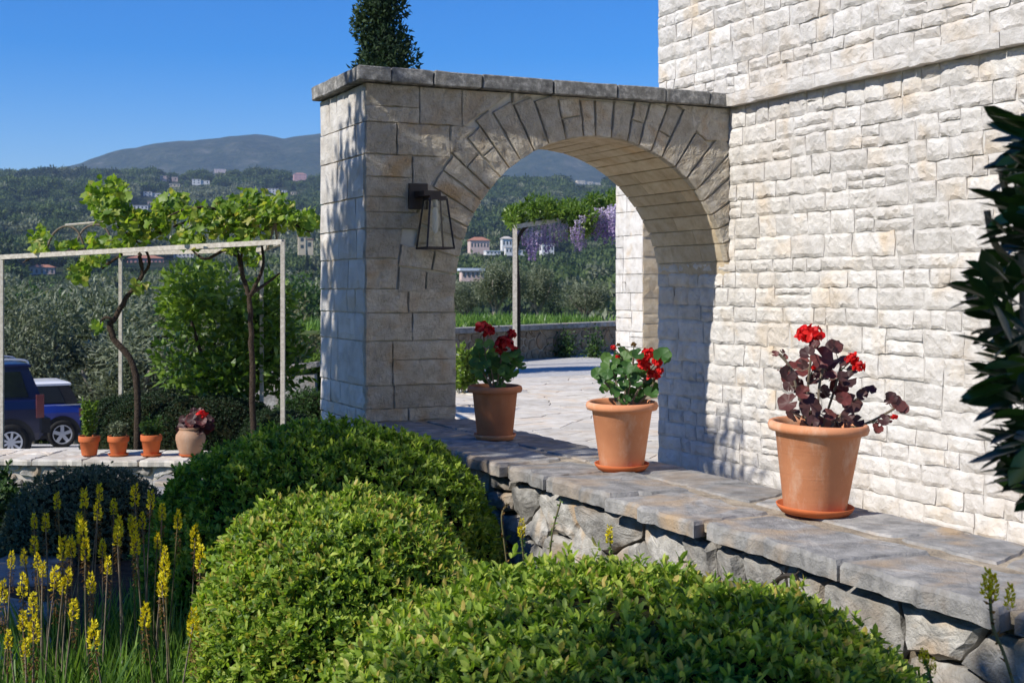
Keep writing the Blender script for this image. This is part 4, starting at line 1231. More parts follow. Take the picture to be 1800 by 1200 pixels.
vine('slender curving grape vine crossing the thin back post of the pergola', [(240,690),(240,660),(200,595),(194,570),(200,562),(225,520),(246,490),(250,470),(245,445)], [[(246,490),(262,465),(256,440),(235,420),(205,395)],[(200,562),(185,558),(172,570)],[(248,430),(300,400),(360,382)],[(150,440),(70,448),(40,462)],[(180,470),(215,447)]],
     [(190,345,38,30),(188,375,22,14),(250,402,44,24),(205,428,30,12),(165,460,26,12),(135,480,17,15),(68,424,14,22),(300,362,34,22),(108,433,6,6),(228,378,26,10),(275,385,22,14),(130,436,14,7),(245,505,16,7),(170,575,8,7),(160,425,10,10)], 18.0, 296, 101, (.05,.026))
vine('thick dark grape vine forking below the front rail of the pergola', [(447,700),(443,640),(441,560),(437,520),(428,490),(418,450),(410,425)], [[(440,520),(462,470),(460,430),(455,400)],[(442,515),(470,497),(492,480)],[(418,450),(395,440),(360,455),(330,432)],[(455,400),(400,372),(340,365),(300,378)],[(460,405),(500,390),(545,408)],[(428,490),(424,455),(430,430)]],
     [(345,405,14,30),(340,372,24,10),(372,380,22,14),(500,378,22,16),(330,425,30,7),(318,412,12,16),(395,362,20,14),(430,388,56,28),(472,366,42,24),(540,390,17,19),(430,343,18,9),(420,430,28,12),(445,455,12,14),(380,395,18,22),(515,395,18,12)], 17.2, 296, 102, (.046,.028))

# ------------------------------------------------------------------ trees
def crown_mesh(cl, n, leaf, rs, wr=.5, flat=0.0, up=.2):
    """leaves gathered round clump centres cl: rows (x, y, z, radius)"""
    cl = np.array(cl); k = rs.choice(len(cl), n, p=cl[:,3]**2/np.sum(cl[:,3]**2))
    d = unit(rs.normal(size=(n,3))); q = rs.uniform(0,1,n)**.45
    P = cl[k,:3] + d*(cl[k,3]*q)[:,None]*np.array([1,1,1-flat])
    D = d*.7 + rs.normal(size=(n,3))*.6 + np.array([0,0,up])
    v, f, m = leaves(P, D, leaf*rs.uniform(.6,1.3,n), leaf*wr*rs.uniform(.7,1.2,n), rs, 'small')
    sh = rs.uniform(0,.5,len(cl))[k] + rs.uniform(0,.5,n)
    return v, f, np.repeat(sh, m)
def tree_proto(name, kind, seed):
    """a tree at the origin; returns its root"""
    rs = np.random.RandomState(seed); r_ = random.Random(seed)
    root = thing(name, (0,0,0), '', 'tree')
    if kind == 'olive':
        H, R, mat, leaf, n, wr = 3.6, 2.0, M['olive'], .20, 9500, .26
        cl = [(R*.75*math.cos(a)*q, R*.75*math.sin(a)*q, 2.3+r_.uniform(-.7,.9), r_.uniform(.5,.85)) for a, q in [(r_.uniform(0,6.28), math.sqrt(r_.random())) for _ in range(20)]]
        limbs = [[(0,0,0),(.08,.05,.5),(.25*math.cos(a),.25*math.sin(a),1.0),(.9*math.cos(a),.9*math.sin(a),1.9),(1.2*math.cos(a),1.2*math.sin(a),2.6)] for a in (0.4,1.7,2.9,4.2,5.4)]
        bark, rb = M['olive_bark'], .15
    elif kind == 'cypress':
        H, R, mat, leaf, n, wr = 11.0, .78, M['cypress'], .14, 34000, .42
        cl = []
        for i in range(95):
            z = .4 + (H-.5)*i/94; rr = R*min(1, (z+.6)/1.8)*(1-max(0,(z-5)/6.3)**1.5)
            a = r_.uniform(0,6.28); cl.append((rr*.5*math.cos(a), rr*.5*math.sin(a), z, max(.12, rr*.55*r_.uniform(.8,1.3))))
        limbs = [[(0,0,0),(0,0,H*.8)]]; bark, rb = M['bark'], .22
    elif kind == 'broad':
        H, R, mat, leaf, n, wr = 6.0, 2.6, M['green_tree'], .20, 9500, .5
        cl = [(R*.72*math.cos(a)*q, R*.72*math.sin(a)*q, 3.6+r_.uniform(-1.9,1.6)*(1-.5*q), r_.uniform(.7,1.15)) for a, q in [(r_.uniform(0,6.28), math.sqrt(r_.random())) for _ in range(26)]]
        limbs = [[(0,0,0),(0,0,1.4),(.5*math.cos(a),.5*math.sin(a),2.4),(1.3*math.cos(a),1.3*math.sin(a),3.8)] for a in (0,1.3,2.6,3.9,5.2)]
        bark, rb = M['bark'], .18
    elif kind == 'dusty':
        H, R, mat, leaf, n, wr = 6.0, 2.0, M['dry_tree'], .17, 6000, .35
        cl = [(R*.7*math.cos(a)*q, R*.7*math.sin(a)*q, 3.4+r_.uniform(-2.2,2.2)*(1-.45*q), r_.uniform(.5,.95)) for a, q in [(r_.uniform(0,6.28), math.sqrt(r_.random())) for _ in range(28)]]
        limbs = [[(0,0,0),(0,0,1.2),(.4*math.cos(a),.4*math.sin(a),2.6),(.9*math.cos(a),.9*math.sin(a),4.4)] for a in (0.5,2.2,4.0)]
        bark, rb = M['olive_bark'], .14
    elif kind == 'lemon':
        H, R, mat, leaf, n, wr = 2.6, .85, M['lime_tree'], .11, 6000, .48
        cl = [(R*.7*math.cos(a)*q, R*.7*math.sin(a)*q, 1.75+r_.uniform(-.75,.7)*(1-.4*q), r_.uniform(.22,.38)) for a, q in [(r_.uniform(0,6.28), math.sqrt(r_.random())) for _ in range(30)]]
        limbs = [[(0,0,0),(0,0,.8),(.25*math.cos(a),.25*math.sin(a),1.25),(.5*math.cos(a),.5*math.sin(a),1.9)] for a in (0.2,1.5,2.9,4.4)]
        bark, rb = M['bark'], .05
    else:
        H, R, mat, leaf, n, wr = 3.2, 1.6, M['green_tree'], .15, 3600, .45
        cl = [(R*.65*math.cos(a)*q, R*.65*math.sin(a)*q, 1.5+r_.uniform(-1.1,1.1)*(1-.4*q), r_.uniform(.5,.8)) for a, q in [(r_.uniform(0,6.28), math.sqrt(r_.random())) for _ in range(18)]]
        limbs = [[(0,0,0),(0,0,.6),(.4*math.cos(a),.4*math.sin(a),1.4)] for a in (0.2,2.3,4.4)]
        bark, rb = M['bark'], .1
    v, f, var = crown_mesh(cl, n, leaf, rs, wr)
    cr = obj('crown', v, f, mat, root, var)
    parts = []
    for L in limbs:
        pts = bez([Vector(p)+Vector((r_.uniform(-.04,.04), r_.uniform(-.04,.04), 0)) for p in L], 5); k = len(pts)
        parts.append(tube(pts, [rb*(1-i/k*.8) for i in range(k)], 8))
    V, Fc = join(parts); obj('trunk', V, Fc, bark, root, smooth=True)
    return root
protos = {}
def plant_tree(kind, name, u, v, Z, height_px, label, group=None, zbase=None, rot=None, wide=1.0):
    """foot under photo column u at depth Z; the crown top reaches row v"""
    hp = {'olive':3.4,'cypress':11.0,'broad':6.0,'dusty':6.2,'lemon':2.6,'bush':3.1}[kind]
    first = kind not in protos
    if first: protos[kind] = tree_proto(name, kind, 200+len(protos))
    o = protos[kind] if first else copy_tree(protos[kind])
    o.name = name
    p = W((u-CX)/F*Z, Z)
    top = CAMZ + (CY-v)/F*Z
    zb = (ground_h(p) if Z < 110 else far_h((u-CX)/F, Z)) if zbase is None else zbase
    s = max(.25, (top - zb)/hp)
    o.location = (p.x, p.y, zb - .05); o.scale = (s*wide, s*wide, s)
    o.rotation_euler = (0, 0, (u*0.37 + Z) % 6.28 if rot is None else rot)
    tag(o, label, 'tree', group)
    if group is None and 'group' in o: del o['group']
    return o
plant_tree('lemon', 'lemon_tree', 398, 450, 19.6, 0, 'bright green citrus tree growing under the pergola', wide=1.15)
plant_tree('cypress', 'cypress_tree', 672, -330, 25.8, 0, 'tall dark cypress rising behind the arch coping', zbase=0, wide=.86)
grove = 'olive trees around the drive'
plant_tree('olive', 'olive_tree', 60, 528, 36, 0, 'silvery olive tree behind the dark off-road car', grove, wide=1.15)
plant_tree('olive', 'olive_tree', 150, 560, 41, 0, 'silvery olive tree behind the white-roofed car', grove, wide=1.25)
plant_tree('olive', 'olive_tree', 15, 545, 33, 0, 'silvery olive tree beside the pergola corner post', grove)
plant_tree('olive', 'olive_tree', 225, 600, 33, 0, 'low silvery olive behind the curved vine trunk', grove, wide=1.5)
plant_tree('olive', 'olive_tree', 300, 610, 34, 0, 'low silvery olive behind the clipped dark hedge', grove, wide=1.5)
bedg = 'olive trees beyond the planted wall'
plant_tree('olive', 'olive_tree', 872, 466, 44, 0, 'olive tree with pale forking trunk seen through the arch', bedg, zbase=.7, wide=1.0)
plant_tree('olive', 'olive_tree', 945, 474, 52, 0, 'olive tree beside the wisteria post', bedg, zbase=.5, wide=1.05)
plant_tree('olive', 'olive_tree', 1030, 500, 56, 0, 'olive tree beneath the wisteria blossom', bedg, zbase=.3, wide=1.3)
plant_tree('olive', 'olive_tree', 815, 500, 58, 0, 'olive tree half hidden by the arch pier', bedg, zbase=.2, wide=1.1)
vg = 'trees of the valley'
plant_tree('broad', 'broadleaf_tree', 45, 488, 105, 0, 'round dark green tree above the olive crowns', vg)
plant_tree('broad', 'broadleaf_tree', 250, 560, 62, 0, 'deep green tree in the hollow behind the thin post', vg)
plant_tree('broad', 'broadleaf_tree', 215, 570, 70, 0, 'fresh green tree right of the olive crowns', vg)
plant_tree('dusty', 'eucalyptus_tree', 292, 492, 55, 0, 'feathery dusty-green tree beside the citrus crown', vg)
plant_tree('dusty', 'eucalyptus_tree', 330, 520, 48, 0, 'pale feathery tree behind the citrus crown', vg, wide=.9)
plant_tree('dusty', 'eucalyptus_tree', 520, 490, 58, 0, 'feathery dusty tree beside the arch pier', vg)
plant_tree('dusty', 'eucalyptus_tree', 478, 545, 45, 0, 'brownish feathery tree behind the pergola posts', vg)
plant_tree('broad', 'broadleaf_tree', 545, 470, 120, 0, 'dark tree beside the upper corner of the pier', vg)
for k, (u, v, Z, lab) in enumerate(((180,520,150,'olive crown on the far meadow edge'),(142,512,190,'round grey-green crown past the meadow'),(112,518,170,'grey-green crown above the olive grove'),(225,525,140,'grey crown beyond the thin post'),(165,498,230,'small brown-green crown far across the valley'),(195,505,210,'grey-green crown in the far grove'),(90,505,260,'dim crown under the pink-blossom house'),(250,520,180,'grey crown below the pink house'))):
    plant_tree('bush' if k % 3 else 'olive', 'valley_tree', u, v, Z, 0, lab, vg, wide=1.3)
plant_tree('bush', 'valley_tree', 240, 553, 80, 0, 'rusty brown round bush beside the vine trunk', vg, wide=1.2)
for k, (u, v, Z, lab) in enumerate(((963,487,150,'slim dark cypress below the hillside villas'),(979,489,150,'second slim cypress below the hillside villas'),(20,462,420,'dark cypress by the pergola corner'),(38,468,430,'slender cypress near the rose house'),(78,490,330,'short cypress in front of the rose house'),(101,448,640,'thin cypress rising over the hedge trees'),(540,440,500,'cypress beside the cream tower house'))):
    plant_tree('cypress', 'far_cypress', u, v, Z, 0, lab, 'cypresses on the hillside')

# off to the side of the garden: the trees whose shade falls across pier and hedges
for kind, name, loc, s, lab in (('broad', 'shade_tree', (-1.9, 8.15, 0), (.70,.84,1.34), 'tall leafy tree shading the arch pier'),
                                ('broad', 'shade_tree', (-5.6, 7.55, 0), (.80,.80,1.62), 'unseen taller tree added to thicken the shade on the pier'),  # added to make the shadow on the pier denser
                                ('broad', 'shade_tree', (-4.6, .22, 0), (1.3,.96,1.55), 'spreading tree shading the hedge mounds'),
                                ('broad', 'shade_tree', (-2.3, 6.45, 0), (.45,.46,.94), 'unseen smaller tree added to shade the back hedge mound')):  # added to bring more shade onto the back mound
    o = copy_tree(protos[kind]); o.location = loc; o.scale = s; o.rotation_euler = (0,0,0); tag(o, lab, 'tree', 'trees standing beside the garden')

# ------------------------------------------------------------------ the laurel beside the viewer
rng = random.Random(111)
def laurel_leaf():
    T = [(0,0,0),(.2,.13,.02),(.2,-.13,.02),(.5,.2,.03),(.5,-.2,.03),(.8,.14,.0),(.8,-.14,.0),(1,0,-.04),(.2,0,-.01),(.5,0,-.02),(.8,0,-.03)]
    Fq = [(0,2,8),(0,8,1),(8,2,4,9),(1,8,9,3),(9,4,6,10),(3,9,10,5),(10,6,7),(5,10,7)]
    return np.array(T), Fq
v, f = laurel_leaf(); LME = mesh('leaf', v, f, None, True); LME.materials.append(M['laurel'])
lb = px(1830, 900, 2.3)
lau = thing('laurel_bush', (lb.x, lb.y, 0), 'dark glossy-leaved laurel branch hanging beside the white wall', 'shrub')
br = []
for pts in ([(1840,1150),(1830,900),(1800,600),(1795,300),(1800,200)], [(1815,760),(1770,720),(1730,700)], [(1800,640),(1750,560),(1700,520)], [(1805,480),(1750,430),(1735,370)], [(1815,860),(1790,840),(1770,815)], [(1800,380),(1770,340),(1760,300)], [(1860,980),(1900,600),(1900,200)]):
    Zb = 2.25 + rng.uniform(-.12,.12)
    q = bez([px(u, v, Zb) for u, v in pts], 5); V, Fc = tube(q, [.010]*2+[.006]*(len(q)-2), 6); obj('branch', V, Fc, M['woody'], lau, smooth=True); br += q
for k in range(370):
    v = rng.uniform(205, 880)
    edge = np.interp(v, [200,260,330,400,470,520,560,600,640,700,760,800,830,880], [1795,1775,1745,1750,1735,1695,1710,1730,1750,1730,1770,1725,1765,1790])
    u = edge + 36 + abs(rng.gauss(0, 45))
    if u > 1880: u = rng.uniform(1790, 1890)
    Zl = 2.25 + rng.uniform(-.22,.22); p = px(u, v, Zl)
    d = (W(-1,0)*rng.uniform(.2,1) + Vector((rng.gauss(0,.4), rng.gauss(0,.4), rng.uniform(-.5,.6)))).normalized()
    nrm = Vector((rng.gauss(0,.5), rng.gauss(0,.5), 1))
    s = d.cross(nrm).normalized(); n2 = s.cross(d)
    R = Matrix((d, s, n2)).transposed().to_4x4()
    inst('leaf', LME, lau, Matrix.Translation(p) @ R @ Matrix.Scale(rng.uniform(.055,.095), 4))

# ------------------------------------------------------------------ planted wall, wisteria and beds beyond the terrace
w0, w1 = on_z(760, 646, 0), on_z(1110, 617, 0)
dw = (w1-w0).normalized(); Lw = (w1-w0).length
nw = Vector((dw.y, -dw.x, 0)); 
if nw.dot(W(0,1)) > 0: nw = -nw
bw = thing('planted_wall', ((w0.x+w1.x)/2, (w0.y+w1.y)/2, 0), 'brown stone planter wall with pale coping across the terrace', 'wall')
m_ = (w0+w1)/2 - nw*.2; m_.z = .36
V, Fc = obox(m_, dw, nw, (0,0,1), Lw/2, .18, .37); obj('core', V, Fc, M['earth_mortar'], bw)
rng = random.Random(121)
for P in voronoi([(rng.uniform(0,Lw), rng.uniform(0,.72)) for _ in range(90)], [(0,0),(Lw,0),(Lw,.72),(0,.72)], 2.2):
    st = poly_stone(lambda u, v, d: tuple(w0 + dw*u + nw*(d-.02) + Vector((0,0,v))), P, .03, .012, rng, gap=.016, depth=.02, seg=.09, rings=(.6,), roundc=.15)
    obj('stone', st[0], st[1], M['brown_stone'], bw)
u = 0
while u < Lw - .05:
    L = min(rng.uniform(.6,1.1), Lw-u); a, b = w0+dw*(u+.006), w0+dw*(u+L-.006)
    V, Fc = beam(Vector((a.x,a.y,.79))-nw*.15, Vector((b.x,b.y,.79))-nw*.15, .5, .12); obj('coping_stone', V, Fc, M['slab'], bw); u += L
rs = np.random.RandomState(122)
def strip_plants(name, c0, c1, depth, h, n, leaf, mat, label, seed, kind='blade', wr=.1, cat='ground cover', back=1):
    rs = np.random.RandomState(seed)
    t_ = rs.uniform(0,1,n); P = np.array(c0)[None]*(1-t_[:,None]) + np.array(c1)[None]*t_[:,None]
    off = rs.uniform(0, depth, n)
    P[:,0] -= nw.x*off*back; P[:,1] -= nw.y*off*back
    P[:,2] += (rs.uniform(0, h, n) if kind != 'blade' else 0)
    D = rs.normal(size=(n,3))*.45 + np.array([0,0,1.0 if kind == 'blade' else .3])
    v, f, m = leaves(P, D, leaf*rs.uniform(.6,1.3,n), leaf*wr*rs.uniform(.7,1.2,n), rs, kind, .15)
    o = obj(name, v, f, mat, None, np.repeat(rs.uniform(0,1,n), m)); tag(o, label, cat, None, 'stuff'); return o
c0, c1 = w0 - nw*.4, w1 - nw*.4
strip_plants('ground_cover', (c0.x,c0.y,.75), (c1.x,c1.y,.75), 4.5, .3, 5200, .30, M['blade'], 'bright green ground cover spilling over the planter coping', 123, wr=.12)
o = obj('planter_bed', [tuple(c0+Vector((0,0,.74))), tuple(c1+Vector((0,0,.74))), tuple(c1-nw*26+Vector((0,0,.1))), tuple(c0-nw*26+Vector((0,0,.1)))], [(0,1,2,3)], M['terrain'], None); tag(o, 'raised planting bed behind the planter wall', None, None, 'structure')
cl_n = 0
for (u, v, wpx, lab) in ((850,606,50,'climbing leafy plant by the pier side of the planter wall'),(940,612,34,'leafy climber beside the wisteria post'),(985,600,30,'leafy climber in the middle of the planter wall'),(1035,592,30,'leafy climber near the white pier')):
    p = on_z(u, 636 if u < 900 else 628, 0) + nw*.15
    r = thing('climbing_plant', p, lab, 'plant', 'climbers on the planter wall'); n = 420
    rr = wpx/2/F*Zof(p)
    P = np.array(p) + rs.normal(size=(n,3))*np.array([rr*.6, rr*.6, 0]); P[:,2] = np.abs(rs.normal(size=n))*.33
    v_, f_, m = leaves(P, rs.normal(size=(n,3)), rs.uniform(.06,.12,n), rs.uniform(.04,.07,n), rs, 'small')
    o = obj('foliage', v_, f_, M['green_tree'], r, np.repeat(rs.uniform(0,1,n), m)); o['kind'] = 'stuff'
fp = on_z(815, 690, 0)
sprig_plant('spiky_plant', fp, .85, .45, 1500, .10, M['lime_tree'], 'tall spiky green plant beside the arch pier', 125, stems=26)
# wisteria frame
pw0 = px(905, 395, 29.5); pw1 = px(1090, 368, 31.0)
wp = thing('wisteria_pergola', (pw0.x, pw0.y, 0), 'slim white post and beam carrying the wisteria', 'pergola')
V, Fc = beam(Vector((pw0.x,pw0.y,0)), pw0, .10); obj('post', V, Fc, M['white_metal'], wp)
V, Fc = beam(pw0 + Vector((0,0,-.04)), pw1 + Vector((0,0,-.04)), .10); obj('beam', V, Fc, M['white_metal'], wp)
q = px(1015, 380, 33.0); V, Fc = beam(pw0 + Vector((0,0,-.05)), q, .08); obj('beam', V, Fc, M['white_metal'], wp)
wis = thing('wisteria', (pw0.x+1.0, pw0.y+.4, 0), 'wisteria with hanging purple racemes and fresh green leaves', 'climber')
bl = [(915,376,22,12,30),(945,368,24,14,30),(975,366,22,14,30),(1000,370,20,14,30.5),(1030,372,22,18,30.5),(1060,362,24,18,31),(1080,358,16,16,31),(900,384,8,10,29.6),(1045,395,25,12,31),(1020,405,15,10,30.5)]
cl = []
for (u, v, ru, rv, Z) in bl:
    for _ in range(7):
        p = px(u + rng.uniform(-1,1)*ru*.8, v + rng.uniform(-1,1)*rv*.7, Z + rng.uniform(-.5,.5)); cl.append((p.x, p.y, p.z, rng.uniform(.12,.22)))
v_, f_, var = crown_mesh(cl, 6500, .14, rs, .35, 0, .3)
o = obj('foliage', v_, f_, M['lime_tree'], wis, var); o['kind'] = 'stuff'
V, Fc = tube(bez([Vector((pw0.x+.15,pw0.y+.1,0)), Vector((pw0.x+.1,pw0.y,1.6)), Vector((pw0.x+.12,pw0.y+.05,2.9)), px(960,385,30.2), px(1060,375,31)], 5), .04, 6); obj('trunk', V, Fc, M['bark'], wis)
def raceme(seed):
    rs_ = np.random.RandomState(seed); n = 190; h = rs_.uniform(0,1,n); a = rs_.uniform(0,6.28,n)
    r = .095*(1-h)**.6 + .012
    P = np.stack([r*np.cos(a)*.6, r*np.sin(a)*.6, -h*.62], 1); D = np.stack([np.cos(a), np.sin(a), rs_.normal(size=n)*.5-.3], 1)
    v, f, m = leaves(P, D, rs_.uniform(.04,.065,n), rs_.uniform(.03,.05,n), rs_, 'small')
    me = mesh('raceme', v, f, np.repeat(np.clip(1-h+rs_.uniform(-.3,.3,n),0,1), m)); me.materials.append(M['wisteria']); return me
RM = [raceme(s) for s in range(3)]
rc = [(911,400,.6),(921,398,1.0),(930,408,1.1),(938,412,1.3),(932,425,1.0),(955,395,1.0),(962,402,1.2),(970,398,1.1),(978,400,1.0),(986,396,.9),(995,398,.8),(1006,405,.7),(1015,392,.9),(1024,385,1.0),(1033,380,1.0),(1042,376,1.1),(1052,372,1.2),(1060,372,1.3),(1068,370,1.4),(1075,366,1.4),(1082,368,1.4),(1020,412,.9),(1028,410,.8),(1012,420,.7),(948,410,.9),(940,395,.9),(1079,385,1.3),(1064,392,1.1),(1048,395,.9)]
for k, (u, v, s) in enumerate(rc):
    p = px(u, v-6, 30.0 + rng.uniform(-.3,.6))
    inst('raceme', RM[k % 3], wis, Matrix.Translation(p) @ Matrix.Rotation(rng.uniform(0,6.28), 4, 'Z') @ Matrix.Scale(s*.82, 4))

# ------------------------------------------------------------------ cars
def wheel(parent, c, fwd_, side, R, rr, spokes, wname='wheel'):
    """tyre, rim and spokes; side points outward"""
    up = Vector((0,0,1)); Mx = Matrix((fwd_, up, side)).transposed()
    V, Fc = lathe([(R*.60,-.09),(R*.93,-.10),(R,-.06),(R,.06),(R*.93,.10),(R*.68,.105),(rr*1.02,.085),(rr,.06),(rr*.98,-.05)], c, 30, Mx)
    w = obj(wname, V, Fc, M['rubber'], parent, smooth=True)
    pts = [lathe([(rr*1.0,.075),(rr*.97,.10),(rr*.86,.10),(rr*.83,.06),(rr*.83,-.02)], c, 30, Mx), lathe([(.001,.085),(rr*.20,.085),(rr*.24,.05)], c, 16, Mx)]
    for k in range(spokes):
        a = 2*math.pi*k/spokes + .3; d = fwd_*math.cos(a) + up*math.sin(a); s = side.cross(d)
        wd = .17 if spokes < 6 else .10
        pts.append(obox(Vector(c)+d*rr*.52+side*.072, d, s, side, rr*.36, rr*wd, .012))
    V, Fc = join(pts); obj('rim', V, Fc, M['alloy'], w)
    V, Fc = lathe([(rr*.84,-.01),(.001,-.01)], c, 20, Mx); obj('brake_disc', V, Fc, M['trim'], w)
    return w
def loft(sections, n=None):
    """closed loops of equal length joined into a skin with end caps"""
    k = len(sections[0]); V = [p for s in sections for p in s]; Fc = []
    for i in range(len(sections)-1):
        for j in range(k): Fc.append((i*k+j, i*k+(j+1)%k, (i+1)*k+(j+1)%k, (i+1)*k+j))
    Fc.append(tuple(range(k))[::-1]); Fc.append(tuple((len(sections)-1)*k+j for j in range(k)))
    return V, Fc
def car(name, label, rear, side, zg, spec):
    """rear: rear bumper middle on the ground; the car runs away from it along -side x up"""
    side = side.normalized(); fw_ = Vector((0,0,1)).cross(side); fw_.normalize()
    if fw_.dot(W(-1,0)) < 0: fw_ = -fw_
    root = thing(name, (rear.x, rear.y, zg), label, 'car')
    hw = spec['hw']; cen = Vector((rear.x, rear.y, zg)) - side*hw
    T = lambda l, s, z: tuple(cen + fw_*l + side*s + Vector((0,0,z)))
    # lower body as cross sections along the length: (l, width, z low, z shoulder)
    sec = []
    for l, w, zl, zs in spec['body']:
        sec.append([T(l,-w*.96,zl), T(l,-w,zl+.14), T(l,-w,zs-.18), T(l,-w*.955,zs-.03), T(l,-w*.90,zs), T(l,w*.90,zs), T(l,w*.955,zs-.03), T(l,w,zs-.18), T(l,w,zl+.14), T(l,w*.96,zl)])
    V, Fc = loft(sec); obj('body', V, Fc, spec['paint'], root)
    sec = []
    for l, w, z in spec['glass']: sec.append((l, w, z))
    lo = spec['cabin']                           # (rear bottom, rear top, front top, front bottom), z shoulder, z roof
    rb, rt, ft, fb = lo; zs, zr = spec['zs'], spec['zr']; wt = hw*.80; wb = hw*.90
    Vg = [T(rb,-wb,zs-.02),T(fb,-wb,zs-.02),T(fb,wb,zs-.02),T(rb,wb,zs-.02),T(rt,-wt,zr),T(ft,-wt,zr),T(ft,wt,zr),T(rt,wt,zr)]
    obj('cabin', Vg, [(0,1,2,3),(4,7,6,5),(0,4,5,1),(1,5,6,2),(2,6,7,3),(3,7,4,0)], spec['cab_mat'], root)
    # side windows sit just proud of the cabin side
    for (l0, l1, z0, z1, l2, l3) in spec['windows']:
        def sp(l, z):
            f_ = (z-zs)/(zr-zs); return T(l, wb+(wt-wb)*f_+.006, z)
        obj('side_window', [sp(l0,z0), sp(l1,z0), sp(l3,z1), sp(l2,z1)], [(0,1,2,3)], M['car_glass'], root)
    V, Fc = loft([[T(rt-.06+d,-wt*k,zr+z), T(ft+.05-d,-wt*k,zr+z), T(ft+.05-d,wt*k,zr+z), T(rt-.06+d,wt*k,zr+z)] for d, k, z in ((0,1.02,-.03),(0,1.02,.015),(.05,.95,.045),(.25,.75,.06))]); obj('roof', V, Fc, spec['roof'], root)
    for l in spec['axles']:
        for s in (1, -1): wheel(root, T(l, s*(hw-.05), spec['R']), fw_, side*s, spec['R'], spec['rim'], spec['spokes'])
        # arch lining
        for s in (1, -1):
            V, Fc = [], []
            n = 16
            for k in range(n+1):
                a = math.pi*k/n
                for (r, o_) in ((spec['R']*1.12, .004), (spec['R']*1.30, .012)):
                    V.append(T(l+r*math.cos(a), s*(hw+o_), spec['R']+r*math.sin(a)))
            for k in range(n): Fc.append((2*k, 2*k+1, 2*k+3, 2*k+2))
            V2 = [T(l+spec['R']*1.13*math.cos(a), s*(hw+.006), max(.16, spec['R']+spec['R']*1.13*math.sin(a))) for a in np.linspace(-.5, math.pi+.5, 20)]
            obj('wheel_arch', V, Fc, M['trim'], root); obj('arch_lining', V2, [tuple(range(20))], M['trim'], root)
    for (l0, l1, z0, z1, o_, mt, nm) in spec['extra']:
        for s in (1, -1):
            c = (Vector(T(l0, s*hw, z0)) + Vector(T(l1, s*hw, z1)))/2
            V, Fc = obox(c + side*s*o_, fw_, side, (0,0,1), abs(l1-l0)/2, .03, abs(z1-z0)/2); obj(nm, V, Fc, mt, root)
    if spec.get('rails'):
        for s in (1, -1):
            V, Fc = tube(bez([T(rt-.02, s*wt*.93, zr+.03), T(rt+.12, s*wt*.93, zr+.12), T((rt+ft)/2, s*wt*.93, zr+.135), T(ft-.1, s*wt*.93, zr+.12), T(ft, s*wt*.93, zr+.03)], 5), .022, 6); obj('roof_rail', V, Fc, M['silver'], root)
    V, Fc = obox(Vector(T(-.03, 0, spec['bump'])), fw_, side, (0,0,1), .08, hw*.96, .14); obj('rear_bumper', V, Fc, M['trim'], root)
    return root
def gpar(Z): return interp(Z, LEFT) + .03
r_suv = px(79, 806, 25.0); dirv = W((79-900)/F, 1); sd = -Vector((dirv.x, dirv.y, 0)); sd.rotate(Matrix.Rotation(math.radians(11), 3, 'Z'))
car('offroad_car', 'dark navy off-road car with roof rails parked beside the smaller blue car', r_suv, sd, gpar(25.0), dict(hw=.90, paint=M['navy'], cab_mat=M['navy'], roof=M['navy'], zs=1.12, zr=1.76, R=.34, rim=.215, spokes=9, axles=(.62, 3.2), cabin=(.02,.28,2.3,3.2), rails=True, bump=.62,
    body=[(.0,.84,.48,1.08),(.10,.89,.36,1.13),(.9,.90,.30,1.13),(3.2,.90,.30,1.10),(3.9,.88,.32,1.02),(4.35,.80,.42,.90)], glass=[], windows=[(.28,1.15,1.18,1.66,.42,1.15),(1.24,2.2,1.16,1.66,1.24,2.1),(2.3,3.0,1.16,1.66,2.2,2.35)],
    extra=[(.02,.16,.78,1.22,.0,M['lamp_red'],'tail_lamp'),(1.30,1.48,1.0,1.035,-.005,M['trim'],'door_handle'),(1.18,1.192,.50,.98,-.027,M['trim'],'door_seam'),(2.22,2.232,.45,.98,-.027,M['trim'],'door_seam'),(.95,2.9,.50,.60,-.018,M['trim'],'side_moulding')]))
r_mini = px(148, 790, 28.2); dirv = W((148-900)/F, 1); sd = -Vector((dirv.x, dirv.y, 0)); sd.rotate(Matrix.Rotation(math.radians(12), 3, 'Z'))
car('small_car', 'small bright blue hatchback with white roof parked behind the navy car', r_mini, sd, gpar(28.2), dict(hw=.84, paint=M['blue'], cab_mat=M['trim'], roof=M['white_paint'], zs=.93, zr=1.36, R=.30, rim=.215, spokes=5, axles=(.46, 2.92), cabin=(.06,.30,2.0,2.75), bump=.45,
    body=[(.0,.74,.34,.88),(.08,.81,.26,.93),(.6,.84,.22,.94),(2.9,.84,.22,.93),(3.3,.82,.26,.84),(3.6,.70,.36,.70)], glass=[], windows=[(.38,1.05,.97,1.31,.52,1.05),(1.14,2.0,.97,1.31,1.14,1.9),(2.1,2.55,.97,1.28,2.0,2.15)],
    extra=[(.02,.10,.66,.84,-.05,M['lamp_red'],'tail_lamp'),(1.08,1.09,.40,.78,-.027,M['trim'],'door_seam'),(1.14,1.30,.74,.775,-.01,M['silver'],'door_handle'),(.75,2.6,.22,.30,-.018,M['trim'],'side_moulding'),(.04,3.2,.905,.925,-.075,M['silver'],'waist_trim')]))

